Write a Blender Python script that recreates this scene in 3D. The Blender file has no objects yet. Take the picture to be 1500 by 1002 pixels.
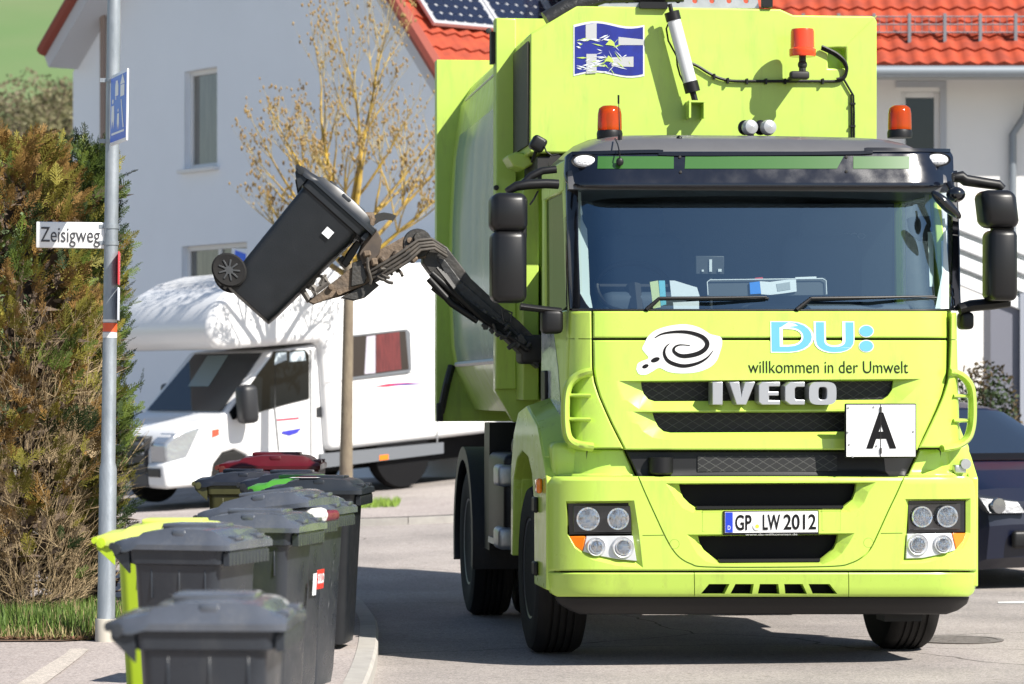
import bpy, bmesh, math, random
from math import sin, cos, pi, radians, sqrt
from mathutils import Vector, Matrix

# ---------------------------------------------------------------- camera, sky, sun, exposure
scene = bpy.context.scene
COL = scene.collection
FPX, CAMH, HORY, CENX = 4454.0, 1.545, 576.0, 750.0     # focal length in photo pixels, eye height, horizon row, centre column
cam_data = bpy.data.cameras.new('camera')
cam = bpy.data.objects.new('camera', cam_data)
COL.objects.link(cam)
cam.location = (0, 0, CAMH)
cam.rotation_euler = (radians(90), 0, 0)
cam_data.sensor_width = 36.0
cam_data.lens = 36.0 * FPX / 1500.0
cam_data.shift_y = (HORY - 501.0) / 1500.0
cam_data.clip_end = 3000
cam_data.dof.use_dof = True
cam_data.dof.focus_distance = 17.3
cam_data.dof.aperture_fstop = 4.4
scene.camera = cam

TOSUN = Vector((0.83, -0.72, 1.02)).normalized()
world = bpy.data.worlds.new("World")
scene.world = world
world.use_nodes = True
wn = world.node_tree
sky = wn.nodes.new('ShaderNodeTexSky')
sky.sky_type = 'NISHITA'
sky.sun_disc = False
sky.sun_elevation = math.asin(TOSUN.z)
sky.sun_rotation = math.atan2(TOSUN.x, TOSUN.y)
sky.air_density = 1.0
sky.dust_density = 0.6
wn.links.new(sky.outputs[0], wn.nodes['Background'].inputs[0])
wn.nodes['Background'].inputs[1].default_value = 0.072
sun_data = bpy.data.lights.new('sun', 'SUN')
sun_data.energy = 4.9
sun_data.angle = radians(0.5)
sun_data.color = (1.0, 0.95, 0.87)
sun = bpy.data.objects.new('sun', sun_data)
sun.rotation_euler = TOSUN.to_track_quat('Z', 'Y').to_euler()
COL.objects.link(sun)
scene.view_settings.view_transform = 'Standard'
scene.view_settings.look = 'None'
scene.view_settings.exposure = 0.82
scene.view_settings.gamma = 1.0
scene.cycles.max_bounces = 8
scene.cycles.transparent_max_bounces = 12
scene.cycles.use_denoising = True

# ---------------------------------------------------------------- materials
MATS = {}
def M(name, col, rough=0.5, metal=0.0, coat=0.0, var=0.0, vscale=4.0, col2=None, bump=0.0, bscale=60.0, spec=0.5, emit=None, stretch=None, detail=5.0, contrast=1.0, rvar=0.0):
    """Principled material; colour wanders between col and col2 (or darker col) by noise."""
    if name in MATS: return MATS[name]
    m = bpy.data.materials.new(name); m.use_nodes = True
    nt = m.node_tree; b = nt.nodes['Principled BSDF']
    b.inputs['Base Color'].default_value = (*col, 1)
    b.inputs['Roughness'].default_value = rough
    b.inputs['Metallic'].default_value = metal
    b.inputs['Coat Weight'].default_value = coat
    b.inputs['Coat Roughness'].default_value = 0.06
    b.inputs['Specular IOR Level'].default_value = spec
    if emit:
        b.inputs['Emission Color'].default_value = (*emit[0], 1); b.inputs['Emission Strength'].default_value = emit[1]
    if var > 0 or col2 or bump > 0 or rvar > 0:
        tc = nt.nodes.new('ShaderNodeTexCoord'); mp = nt.nodes.new('ShaderNodeMapping')
        nt.links.new(tc.outputs['Object'], mp.inputs[0])
        if stretch: mp.inputs['Scale'].default_value = stretch
    if var > 0 or col2:
        n = nt.nodes.new('ShaderNodeTexNoise'); n.inputs['Scale'].default_value = vscale; n.inputs['Detail'].default_value = detail
        n.inputs['Roughness'].default_value = 0.65
        nt.links.new(mp.outputs[0], n.inputs['Vector'])
        r = nt.nodes.new('ShaderNodeValToRGB')
        c2 = col2 if col2 else tuple(c * (1 - var) for c in col)
        w = 0.22 / contrast
        r.color_ramp.elements[0].position = 0.5 - w; r.color_ramp.elements[0].color = (*c2, 1)
        r.color_ramp.elements[1].position = 0.5 + w; r.color_ramp.elements[1].color = (*col, 1)
        nt.links.new(n.outputs[0], r.inputs[0]); nt.links.new(r.outputs[0], b.inputs['Base Color'])
    if rvar > 0:
        n3 = nt.nodes.new('ShaderNodeTexNoise'); n3.inputs['Scale'].default_value = 9; n3.inputs['Detail'].default_value = 6
        nt.links.new(mp.outputs[0], n3.inputs['Vector'])
        mr = nt.nodes.new('ShaderNodeMapRange'); mr.inputs[1].default_value = .3; mr.inputs[2].default_value = .7
        mr.inputs[3].default_value = max(0.02, rough - rvar); mr.inputs[4].default_value = rough + rvar
        nt.links.new(n3.outputs[0], mr.inputs[0]); nt.links.new(mr.outputs[0], b.inputs['Roughness'])
    if bump > 0:
        n2 = nt.nodes.new('ShaderNodeTexNoise'); n2.inputs['Scale'].default_value = bscale; n2.inputs['Detail'].default_value = 4
        nt.links.new(mp.outputs[0], n2.inputs['Vector'])
        bp = nt.nodes.new('ShaderNodeBump'); bp.inputs['Strength'].default_value = bump; bp.inputs['Distance'].default_value = 0.02
        nt.links.new(n2.outputs[0], bp.inputs['Height']); nt.links.new(bp.outputs[0], b.inputs['Normal'])
    MATS[name] = m
    return m

def glass(name, tint, refl, fac, rough=0.02, reflcol=(1, 1, 1), top=1.0):
    """Thin pane: tinted see-through plus a mirror share that grows at grazing angles."""
    if name in MATS: return MATS[name]
    m = bpy.data.materials.new(name); m.use_nodes = True
    nt = m.node_tree
    for n in list(nt.nodes): nt.nodes.remove(n)
    out = nt.nodes.new('ShaderNodeOutputMaterial')
    t = nt.nodes.new('ShaderNodeBsdfTransparent'); t.inputs[0].default_value = (*tint, 1)
    g = nt.nodes.new('ShaderNodeBsdfGlossy'); g.inputs[0].default_value = (*reflcol, 1); g.inputs['Roughness'].default_value = rough
    lw = nt.nodes.new('ShaderNodeLayerWeight'); lw.inputs[0].default_value = refl
    mr = nt.nodes.new('ShaderNodeMapRange'); mr.inputs[3].default_value = fac; mr.inputs[4].default_value = top
    mx = nt.nodes.new('ShaderNodeMixShader')
    nt.links.new(lw.outputs['Fresnel'], mr.inputs[0]); nt.links.new(mr.outputs[0], mx.inputs[0])
    nt.links.new(t.outputs[0], mx.inputs[1]); nt.links.new(g.outputs[0], mx.inputs[2]); nt.links.new(mx.outputs[0], out.inputs[0])
    MATS[name] = m
    return m

def lens(name, col, share=.55):
    """Coloured translucent plastic that glows when the sun shines into it."""
    if name in MATS: return MATS[name]
    m = bpy.data.materials.new(name); m.use_nodes = True; nt = m.node_tree
    for n in list(nt.nodes): nt.nodes.remove(n)
    N = nt.nodes.new; out = N('ShaderNodeOutputMaterial'); t = N('ShaderNodeBsdfTransparent'); t.inputs[0].default_value = (*[min(1, c * 1.1) for c in col], 1)
    d = N('ShaderNodeBsdfDiffuse'); d.inputs[0].default_value = (*col, 1); tl = N('ShaderNodeBsdfTranslucent'); tl.inputs[0].default_value = (*col, 1)
    g = N('ShaderNodeBsdfGlossy'); g.inputs['Roughness'].default_value = .08; fr = N('ShaderNodeFresnel'); fr.inputs[0].default_value = 1.5
    a = N('ShaderNodeMixShader'); a.inputs[0].default_value = .5; b = N('ShaderNodeMixShader'); b.inputs[0].default_value = share; c = N('ShaderNodeMixShader'); k = nt.links.new
    k(d.outputs[0], a.inputs[1]); k(tl.outputs[0], a.inputs[2]); k(t.outputs[0], b.inputs[1]); k(a.outputs[0], b.inputs[2]); k(fr.outputs[0], c.inputs[0]); k(b.outputs[0], c.inputs[1]); k(g.outputs[0], c.inputs[2]); k(c.outputs[0], out.inputs[0])
    MATS[name] = m
    return m

def mesh_material(name, base, line, sx, sz, width=0.12, rough=0.5):
    """Diamond wire mesh: two crossed diagonal families of lines, on x-z of the object."""
    if name in MATS: return MATS[name]
    m = bpy.data.materials.new(name); m.use_nodes = True
    nt = m.node_tree; b = nt.nodes['Principled BSDF']; b.inputs['Roughness'].default_value = rough
    tc = nt.nodes.new('ShaderNodeTexCoord'); sp = nt.nodes.new('ShaderNodeSeparateXYZ'); nt.links.new(tc.outputs['Object'], sp.inputs[0])
    def mth(op, a, bb=None):
        n = nt.nodes.new('ShaderNodeMath'); n.operation = op
        for i, v in enumerate((a, bb)):
            if v is None: continue
            if isinstance(v, (int, float)): n.inputs[i].default_value = v
            else: nt.links.new(v, n.inputs[i])
        return n.outputs[0]
    u = mth('MULTIPLY', sp.outputs[0], sx); v = mth('MULTIPLY', sp.outputs[2], sz)
    a = mth('LESS_THAN', mth('FRACT', mth('ADD', u, v)), width); c = mth('LESS_THAN', mth('FRACT', mth('SUBTRACT', u, v)), width)
    k = mth('MAXIMUM', a, c)
    mx = nt.nodes.new('ShaderNodeMix'); mx.data_type = 'RGBA'
    nt.links.new(k, mx.inputs[0]); mx.inputs[6].default_value = (*base, 1); mx.inputs[7].default_value = (*line, 1)
    nt.links.new(mx.outputs[2], b.inputs['Base Color'])
    bp = nt.nodes.new('ShaderNodeBump'); bp.inputs['Strength'].default_value = .6; bp.inputs['Distance'].default_value = .01
    nt.links.new(k, bp.inputs['Height']); nt.links.new(bp.outputs[0], b.inputs['Normal'])
    MATS[name] = m
    return m

def grime(m, col=(.16, .14, .07), amount=.5, lo=.56, hi=.74, scale=3.0, stretch=(3, 3, .55)):
    """Streaky road dirt with its own shape over an existing material."""
    nt = m.node_tree; b = nt.nodes['Principled BSDF']; src = b.inputs['Base Color'].links
    tc = nt.nodes.new('ShaderNodeTexCoord'); mp = nt.nodes.new('ShaderNodeMapping'); mp.inputs['Scale'].default_value = stretch; nt.links.new(tc.outputs['Object'], mp.inputs[0])
    n = nt.nodes.new('ShaderNodeTexNoise'); n.inputs['Scale'].default_value = scale; n.inputs['Detail'].default_value = 9; n.inputs['Roughness'].default_value = .72; nt.links.new(mp.outputs[0], n.inputs['Vector'])
    mr = nt.nodes.new('ShaderNodeMapRange'); mr.inputs[1].default_value = lo; mr.inputs[2].default_value = hi; mr.inputs[4].default_value = amount; nt.links.new(n.outputs[0], mr.inputs[0])
    mx = nt.nodes.new('ShaderNodeMix'); mx.data_type = 'RGBA'; nt.links.new(mr.outputs[0], mx.inputs[0]); mx.inputs[7].default_value = (*col, 1)
    if src: nt.links.new(src[0].from_socket, mx.inputs[6])
    else: mx.inputs[6].default_value = b.inputs['Base Color'].default_value
    nt.links.new(mx.outputs[2], b.inputs['Base Color'])
    return m
LIME = M('lime_paint', (0.455, 0.635, 0.095), 0.32, coat=0.35, var=0.05, vscale=3, rvar=0.06)
LIMED = M('lime_body_paint', (0.45, 0.62, 0.10), 0.4, coat=0.2, var=0.10, vscale=5, col2=(0.41, 0.57, 0.10), rvar=0.08)
grime(LIME, amount=.34, lo=.53, hi=.76); grime(LIMED, amount=.45, lo=.52, hi=.76, scale=2.2)
BLACK = M('black_plastic', (0.006, 0.006, 0.007), 0.45, spec=.35, bump=0.05, bscale=300)
BLACKM = M('black_mirror_plastic', (0.008, 0.008, 0.009), 0.36, spec=.4, bump=0.04, bscale=400)
GLOSSB = M('gloss_black', (0.006, 0.007, 0.010), 0.12, coat=0.6)
RUBBER = M('rubber', (0.010, 0.010, 0.011), 0.8, bump=0.1, bscale=150, spec=.3, var=0.3, vscale=6, col2=(0.018, 0.017, 0.016))
CHASSIS = M('chassis_dark', (0.010, 0.010, 0.011), 0.6, var=0.4, vscale=8, col2=(0.028, 0.026, 0.023))
SILVER = M('silver', (0.60, 0.61, 0.63), 0.28, metal=0.9)
ALU = M('aluminium', (0.55, 0.56, 0.57), 0.4, metal=0.8, var=0.25, vscale=12)
CHROME = M('chrome', (0.85, 0.86, 0.88), 0.06, metal=1.0)
LAMPGREY = M('lamp_silver_plastic', (0.62, 0.63, 0.65), 0.3, metal=0.35)
WHITE = M('white_plain', (0.8, 0.8, 0.8), 0.45)
PAPER = M('paper_white', (0.72, 0.74, 0.76), 0.7)
INK = M('ink_black', (0.003, 0.003, 0.004), 0.6, spec=.2)
ORANGE = M('orange_lens', (0.85, 0.20, 0.01), 0.12, coat=0.5, emit=None)
REDORANGE = M('beacon_orange', (0.85, 0.10, 0.008), 0.1, coat=0.6)

# ---------------------------------------------------------------- mesh builder
class MB:
    def __init__(s): s.v = []; s.f = []; s.m = []; s.mi = 0; s.ch = []
    def add(s, vs, fs):
        b = len(s.v); s.ch.append((b, len(s.f))); s.v += [tuple(p) for p in vs]; s.f += [tuple(i + b for i in f) for f in fs]; s.m += [s.mi] * len(fs)
        return s
    def box(s, x0, x1, y0, y1, z0, z1):
        vs = [(x, y, z) for x in (x0, x1) for y in (y0, y1) for z in (z0, z1)]
        return s.add(vs, [(0, 1, 3, 2), (4, 6, 7, 5), (0, 4, 5, 1), (2, 3, 7, 6), (0, 2, 6, 4), (1, 5, 7, 3)])
    def rbox(s, c, size, r, seg=3, mat=None, warp=None):
        bm = bmesh.new(); bmesh.ops.create_cube(bm, size=1)
        for v in bm.verts: v.co = Vector((v.co.x * size[0], v.co.y * size[1], v.co.z * size[2]))
        bmesh.ops.bevel(bm, geom=list(bm.edges), offset=r, segments=seg, profile=0.5, affect='EDGES')
        bm.verts.index_update()
        vs = []
        for v in bm.verts:
            p = v.co.copy()
            if warp: p = Vector(warp(p))
            if mat is not None: p = mat @ p
            vs.append(p + Vector(c))
        fs = [[v.index for v in f.verts] for f in bm.faces]; bm.free()
        return s.add(vs, fs)
    def loft(s, loops, cap=True, closed=True):
        n = len(loops[0]); vs = [p for l in loops for p in l]; fs = []
        for i in range(len(loops) - 1):
            for j in range(n if closed else n - 1):
                k = (j + 1) % n
                fs.append((i * n + j, i * n + k, (i + 1) * n + k, (i + 1) * n + j))
        if cap:
            fs.append(tuple(range(n - 1, -1, -1))); fs.append(tuple(range((len(loops) - 1) * n, len(loops) * n)))
        return s.add(vs, fs)
    def prism(s, pts, vec):
        vec = Vector(vec)
        return s.loft([[Vector(p) for p in pts], [Vector(p) + vec for p in pts]])
    def tube(s, pts, r, n=8, cap=True, flat=1.0):
        pts = [Vector(p) for p in pts]
        rs = r if isinstance(r, (list, tuple)) else [r] * len(pts)
        loops = []; up = None
        for i, p in enumerate(pts):
            d = (pts[min(i + 1, len(pts) - 1)] - pts[max(i - 1, 0)])
            if d.length < 1e-9: d = Vector((0, 0, 1))
            d.normalize()
            if up is None:
                up = Vector((0, 0, 1)) if abs(d.z) < 0.9 else Vector((1, 0, 0))
            a = d.cross(up)
            if a.length < 1e-6: a = d.cross(Vector((0, 1, 0)))
            a.normalize(); b = a.cross(d).normalized(); up = b
            loops.append([p + a * (rs[i] * cos(2 * pi * k / n)) + b * (rs[i] * flat * sin(2 * pi * k / n)) for k in range(n)])
        return s.loft(loops, cap)
    def lathe(s, prof, c, ax, n=24):
        """prof: list of (radius, distance along ax) from c."""
        ax = Vector(ax).normalized(); c = Vector(c)
        a = ax.cross(Vector((0, 0, 1)) if abs(ax.z) < 0.9 else Vector((1, 0, 0))).normalized(); b = ax.cross(a)
        loops = [[c + ax * h + a * (max(r, 1e-4) * cos(2 * pi * k / n)) + b * (max(r, 1e-4) * sin(2 * pi * k / n)) for k in range(n)] for r, h in prof]
        return s.loft(loops, True)
    def ball(s, c, r, n=12, m=8):
        rx, ry, rz = r if isinstance(r, (tuple, list)) else (r, r, r)
        loops = []
        for i in range(m + 1):
            t = pi * i / m; q = max(sin(t), 1e-3)
            loops.append([Vector(c) + Vector((rx * q * cos(2 * pi * k / n), ry * q * sin(2 * pi * k / n), -rz * cos(t))) for k in range(n)])
        return s.loft(loops, True)
    def mesh(s, name):
        me = bpy.data.meshes.new(name); me.from_pydata(s.v, [], s.f)
        if len(set(s.m)) > 1: me.polygons.foreach_set('material_index', s.m)
        return me
    def build_each(s, name, mats, parent=None, **k):
        """Every added piece becomes a part of its own."""
        for i, (b, f) in enumerate(s.ch):
            e, g = s.ch[i + 1] if i + 1 < len(s.ch) else (len(s.v), len(s.f)); q = MB(); q.add(s.v[b:e], [tuple(j - b for j in t) for t in s.f[f:g]]); o = q.build(name, mats, parent, **k)
        return o
    def build(s, name, mats, parent=None, bev=0.0, smooth=35, seg=2, fix=True):
        me = s.mesh(name)
        return finish(name, me, mats, parent, bev, smooth, seg, fix)

def finish(name, me, mats, parent=None, bev=0.0, smooth=35, seg=2, fix=True):
    if fix:
        bm = bmesh.new(); bm.from_mesh(me); bmesh.ops.recalc_face_normals(bm, faces=bm.faces); bm.to_mesh(me); bm.free()
    for m in (mats if isinstance(mats, (list, tuple)) else [mats]): me.materials.append(m)
    if smooth:
        me.polygons.foreach_set('use_smooth', [True] * len(me.polygons)); me.set_sharp_from_angle(angle=radians(smooth))
    me.update()
    o = bpy.data.objects.new(name, me); COL.objects.link(o)
    if parent: o.parent = parent
    if bev > 0:
        md = o.modifiers.new('bevel', 'BEVEL'); md.width = bev; md.segments = seg; md.limit_method = 'ANGLE'; md.angle_limit = radians(40)
    return o

def cut(mb, cutters, tries=1):
    """Mesh of mb minus the cutter shapes (real holes)."""
    me = mb.mesh('panel')
    bm = bmesh.new(); bm.from_mesh(me); bmesh.ops.recalc_face_normals(bm, faces=bm.faces); bm.to_mesh(me); bm.free()
    o = bpy.data.objects.new('panel', me); COL.objects.link(o); tmp = []
    for c in cutters:
        cm = c.mesh('cutter')
        bm = bmesh.new(); bm.from_mesh(cm); bmesh.ops.recalc_face_normals(bm, faces=bm.faces); bmesh.ops.triangulate(bm, faces=bm.faces); bm.to_mesh(cm); bm.free()
        co = bpy.data.objects.new('cutter', cm); COL.objects.link(co); tmp.append(co)
        md = o.modifiers.new('cut', 'BOOLEAN'); md.operation = 'DIFFERENCE'; md.solver = 'EXACT'; md.object = co
    dg = bpy.context.evaluated_depsgraph_get(); dg.update()
    out = bpy.data.meshes.new_from_object(o.evaluated_get(dg))
    for t in tmp + [o]:
        d = t.data; bpy.data.objects.remove(t); bpy.data.meshes.remove(d)
    out.materials.clear()
    return out

def text_mesh(s, extrude=0.0, offset=0.0, shear=0.0, spacing=1.0):
    cu = bpy.data.curves.new('lettering', 'FONT'); cu.body = s; cu.extrude = extrude; cu.offset = offset; cu.shear = shear
    cu.space_character = spacing; cu.resolution_u = 5; cu.fill_mode = 'BOTH' if extrude > 0 else 'FRONT'
    o = bpy.data.objects.new('lettering', cu); COL.objects.link(o)
    dg = bpy.context.evaluated_depsgraph_get(); dg.update()
    me = bpy.data.meshes.new_from_object(o.evaluated_get(dg))
    bpy.data.objects.remove(o); bpy.data.curves.remove(cu)
    me.materials.clear()
    return me

def text_on(s, name, fn, x0, x1, z0, z1, mat, parent=None, extrude=0.0, offset=0.0, shear=0.0, spacing=1.0):
    """Lettering fitted to the box x0..x1, z0..z1 of a surface; fn(x, z, d) gives the 3D point d in front of it."""
    me = text_mesh(s, 0.05 if extrude else 0.0, offset, shear, spacing)
    xs = [v.co.x for v in me.vertices]; ys = [v.co.y for v in me.vertices]
    a, b, c, d = min(xs), max(xs), min(ys), max(ys)
    for v in me.vertices:
        u = x0 + (v.co.x - a) / (b - a) * (x1 - x0); w = z0 + (v.co.y - c) / (d - c) * (z1 - z0)
        dd = 0.003 if not extrude else 0.002 + extrude * (v.co.z + 0.05) / 0.1
        v.co = Vector(fn(u, w, dd))
    return finish(name, me, mat, parent, smooth=30 if extrude else 0, fix=bool(extrude))

def empty(name, loc, rot=(0, 0, 0), label=None, cat=None, group=None):
    o = bpy.data.objects.new(name, None); COL.objects.link(o); o.location = loc; o.rotation_euler = rot
    o.empty_display_size = 0.2
    if label: o['label'] = label
    if cat: o['category'] = cat
    if group: o['group'] = group
    return o
def tag(o, label, cat, group=None, kind=None):
    o['label'] = label; o['category'] = cat
    if group: o['group'] = group
    if kind: o['kind'] = kind
    return o
def struct(o): o['kind'] = 'structure'; return o

def interp(x, xs, ys):
    if x <= xs[0]: return ys[0]
    for i in range(len(xs) - 1):
        if x <= xs[i + 1]: return ys[i] + (ys[i + 1] - ys[i]) * (x - xs[i]) / (xs[i + 1] - xs[i])
    return ys[-1]

# a measured point of the photograph placed at its real distance
def W(px, py, D): return Vector(((px - CENX) / FPX * D, D, CAMH + (HORY - py) / FPX * D))
def frame_hit(mat, px, py, y=0.0):
    """Where the sight line through a photo point meets the plane local-y = y of a thing with matrix mat (local x, z)."""
    inv = mat.inverted()
    c = inv @ Vector((0, 0, CAMH)); d = inv.to_3x3() @ Vector(((px - CENX) / FPX, 1, (HORY - py) / FPX))
    t = (y - c.y) / d.y
    return c + d * t
def terrain(x, y):
    d = max(0.0, min(y, 50.0) - 25.0)
    return d * max(0.003, min(0.05, 0.0155 + 0.0057 * (x + 3.9)))

# ================================================================ garbage truck
TM = Matrix.Translation((1.455, 17.0, 0)) @ Matrix.Rotation(radians(7), 4, 'Z')
truck = empty('garbage_truck', (1.455, 17.0, 0), (0, 0, radians(7)),
              'lime green refuse collection truck with raised side lifting arm standing in the road', 'garbage truck')
def L(px, py, y): return frame_hit(TM, px, py, y)
PZ = [.28, .36, .44, .55, 1.06, 1.10, 1.25, 2.0, 2.72, 2.95]
PY = [.16, .07, .03, .0, .0, .035, .05, .10, .36, .46]
def fy(x, z):
    hw = 1.255 if z < 1.09 else 1.13
    r = .34 if z < 1.09 else .26
    u = min(max((abs(x) - (hw - r)) / r, 0), .985)
    return interp(z, PZ, PY) + .045 * (x / hw) ** 2 + r * .75 * (1 - sqrt(1 - u * u))
def S(px, py, off=0.0):
    y = .1
    for _ in range(24):
        p = L(px, py, y); y = .55 * y + .45 * (fy(p.x, p.z) + off)
    p = L(px, py, y); return Vector((p.x, y, p.z))

def panel(rows, off=0.0, thick=.05, nx=36, dy=5, rim=.006, edge=2.0):
    ys = [rows[0][0], rows[0][0] + edge]; y = rows[0][0] + dy
    while y < rows[-1][0] - edge - 1: ys.append(y); y += dy
    ys += [rows[-1][0] - edge, rows[-1][0]]
    py_ = [r[0] for r in rows]; Ls = [r[1] for r in rows]; Rs = [r[2] for r in rows]
    F = []; B = []
    for i, yy in enumerate(ys):
        l, r = interp(yy, py_, Ls), interp(yy, py_, Rs); e = edge / max(r - l, 8)
        ts = [0, e] + [k / nx for k in range(1, nx)] + [1 - e, 1]
        for j, t in enumerate(ts):
            bd = i in (0, len(ys) - 1) or j in (0, len(ts) - 1)
            p = S(l + (r - l) * t, yy, off + (rim if bd else 0)); F.append(p); B.append(p + Vector((0, thick, 0)))
    w = nx + 3; h = len(ys); mb = MB(); n = w * h; fs = []
    for i in range(h - 1):
        for j in range(w - 1):
            a = i * w + j; fs += [(a, a + 1, a + w + 1, a + w), (n + a, n + a + w, n + a + w + 1, n + a + 1)]
    for i in range(h - 1):
        a = i * w; fs.append((a, a + w, n + a + w, n + a)); a = i * w + w - 1; fs.append((a, n + a, n + a + w, a + w))
    for j in range(w - 1):
        fs.append((j, n + j, n + j + 1, j + 1)); a = (h - 1) * w + j; fs.append((a, a + 1, n + a + 1, n + a))
    return mb.add(F + B, fs)
def hole(front, back, depth, off=0.0):
    lf = [S(x, y, off - .08) for x, y in front]; l0 = [S(x, y, off) for x, y in front]
    # keep the chamfer honest: same front outline just ahead of the skin, smaller outline at depth
    lf = [Vector((p.x, p.y - .08, p.z)) for p in l0]
    l1 = []
    for (x, y), p0 in zip(back, l0):
        q = S(x, y, off); l1.append(Vector((q.x, q.y + depth, q.z)))
    l2 = [Vector((p.x, p.y + .3, p.z)) for p in l1]
    mb = MB(); mb.loft([lf, l0, l1, l2]); return mb
def groove(pts, w=1.6, depth=.014, off=0.0):
    loops = []
    for i, (x, y) in enumerate(pts):
        x0, y0 = pts[max(i - 1, 0)]; x1, y1 = pts[min(i + 1, len(pts) - 1)]
        dx, dy = x1 - x0, y1 - y0; q = sqrt(dx * dx + dy * dy); nx_, ny_ = -dy / q * w / 2, dx / q * w / 2
        a = S(x + nx_, y + ny_, off); b = S(x - nx_, y - ny_, off)
        loops.append([a + Vector((0, -.03, 0)), b + Vector((0, -.03, 0)), b + Vector((0, depth, 0)), a + Vector((0, depth, 0))])
    return MB().loft(loops)
def decal(outline, off=-.003):
    """Flat film on the front skin."""
    mb = MB(); mb.add([S(x, y, off) for x, y in outline], [tuple(range(len(outline)))])
    return mb
def smooth_curve(pts, n=6):
    out = []
    for i in range(len(pts) - 1):
        p0, p1, p2, p3 = [Vector((*pts[max(0, min(len(pts) - 1, k))], 0)) for k in (i - 1, i, i + 1, i + 2)]
        for k in range(n):
            t = k / n
            q = .5 * ((2 * p1) + (-p0 + p2) * t + (2 * p0 - 5 * p1 + 4 * p2 - p3) * t * t + (-p0 + 3 * p1 - 3 * p2 + p3) * t ** 3)
            out.append((q.x, q.y))
    out.append(tuple(pts[-1])); return out
def front_box(l, t, r, b, y0, y1, mb=None):
    a = L(l, b, y0); c = L(r, t, y0); mb = mb or MB(); return mb.box(a.x, c.x, y0, y1, a.z, c.z)
def fs(x, z, d): return (x, fy(x, z) - d, z)
def text_px(s, name, l, t, r, b, mat, parent, **k):
    a = S(l, b); c = S(r, t); return text_on(s, name, fs, a.x, c.x, a.z, c.z, mat, parent, **k)

# ---- dark core behind the panels (visible in seams and slots)
mb = MB()
mb.box(-1.02, 1.02, .20, 1.45, .62, 1.90)
mb.build('cab_core', BLACK, truck)
GRILLE = mesh_material('grille_mesh', (0.002, 0.002, 0.0025), (0.05, 0.05, 0.05), 13, 22, .10)

# ---- bonnet flap and grille panel
flap = panel([(456, 869, 1387), (495, 869, 1387.5)])
bonnet = finish('bonnet_flap', flap.mesh('bonnet_flap'), LIME, truck)
rows = [(498.5, 869, 1387.5), (540, 870, 1386.5), (560, 873, 1384), (580, 879, 1378.5), (600, 887.5, 1370.5), (620, 896.5, 1361.5), (640, 906.5, 1352), (659, 916, 1343.5)]
slot1 = hole([(906, 558), (1349, 555), (1338, 572), (1322, 586), (1300, 597), (1200, 600), (958, 602), (936, 599), (918, 586), (910, 572)],
             [(941, 560), (1312, 558), (1310, 571), (1304, 580), (1296, 585.5), (1200, 586.5), (961, 588), (952, 585), (945, 577), (942, 568)], .05)
slot2 = hole([(927, 603), (1322, 602), (1312, 620), (1300, 633), (1280, 642), (1200, 643), (975, 644), (956, 641), (942, 632), (933, 618)],
             [(958, 605), (1290, 604), (1287, 617), (1282, 625), (1274, 632), (1200, 633), (984, 634), (974, 632), (966, 625), (961, 615)], .05)
me = cut(panel(rows, thick=.07, dy=4), [slot1, slot2])
grille_panel = finish('grille_panel', me, LIME, truck, smooth=28)
front_box(930, 554, 1330, 592, .175, .19).build('grille_mesh', GRILLE, grille_panel)
front_box(945, 602, 1310, 637, .175, .19).build('grille_mesh', GRILLE, grille_panel)

# ---- corner panels with their air deflector handles
lc = [(456, 835, 866), (500, 833, 866.5), (540, 831, 867), (560, 830, 870), (580, 830, 876.5), (600, 830, 885), (620, 830, 894), (640, 830, 904), (657, 832, 913)]
rc = [(455, 1390.5, 1405), (500, 1390.5, 1406), (540, 1389.5, 1408), (560, 1387, 1409), (580, 1381.5, 1410), (600, 1373.5, 1410), (620, 1364.5, 1410), (640, 1355, 1410), (657, 1346.5, 1408)]
def corner_px():
    return cut(panel(lc, nx=14, thick=.12), [groove([(829, 496.5), (869, 496.5)], 1.4)])
finish('corner_panel', corner_px(), LIME, truck)
me = corner_px()      # the other corner is its mirror image
xa, xb = S(866.5, 500).x, S(835, 500).x; ya, yb = S(1390.5, 500).x, 1.128
sa = [(S(interp(y, [q[0] for q in lc], [q[2] for q in lc]), y).x, S(interp(y, [q[0] for q in rc], [q[1] for q in rc]), y).x, L(870, y, .2).z) for y in range(460, 658, 14)]
zs_ = [q[2] for q in sa][::-1]; ls_ = [q[0] for q in sa][::-1]; rs_ = [q[1] for q in sa][::-1]
for v in me.vertices:
    xa, ya = interp(v.co.z, zs_, ls_), interp(v.co.z, zs_, rs_); v.co.x = ya + (v.co.x - xa) / (xb - xa) * (yb - ya)
finish('corner_panel', me, LIME, truck)
def sweep(pts, wx, wy, n=10):
    """Flattened tube: wide across the front, deep away from it."""
    loops = []
    for i, p in enumerate(pts):
        d = (pts[min(i + 1, len(pts) - 1)] - pts[max(i - 1, 0)]); a = Vector((d.z, 0, -d.x)).normalized() if abs(d.x) + abs(d.z) > 1e-6 else Vector((1, 0, 0))
        loops.append([p + a * (wx * cos(2 * pi * k / n)) + Vector((0, wy * sin(2 * pi * k / n), 0)) for k in range(n)])
    return loops
mb = MB()
c = smooth_curve([(866, 545), (856, 547), (845, 552), (834, 563), (829, 580), (828, 610), (830, 634), (836, 646), (848, 652), (868, 655)], 5)
def SL(x, y, off): p = S(max(x, 846), y, off); q = L(x, y, p.y + max(0, 846 - x) * .002); return q
mb.loft(sweep([SL(x, y, -.03) for x, y in c], .026, .055))
for yy in (579, 614): mb.loft(sweep([SL(x, yy + (x - 832) * .02, -.015) for x in (831, 842, 853, 864)], .012, .05))
mb.build('air_deflector', LIME, truck, smooth=50)
mb = MB()
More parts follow.
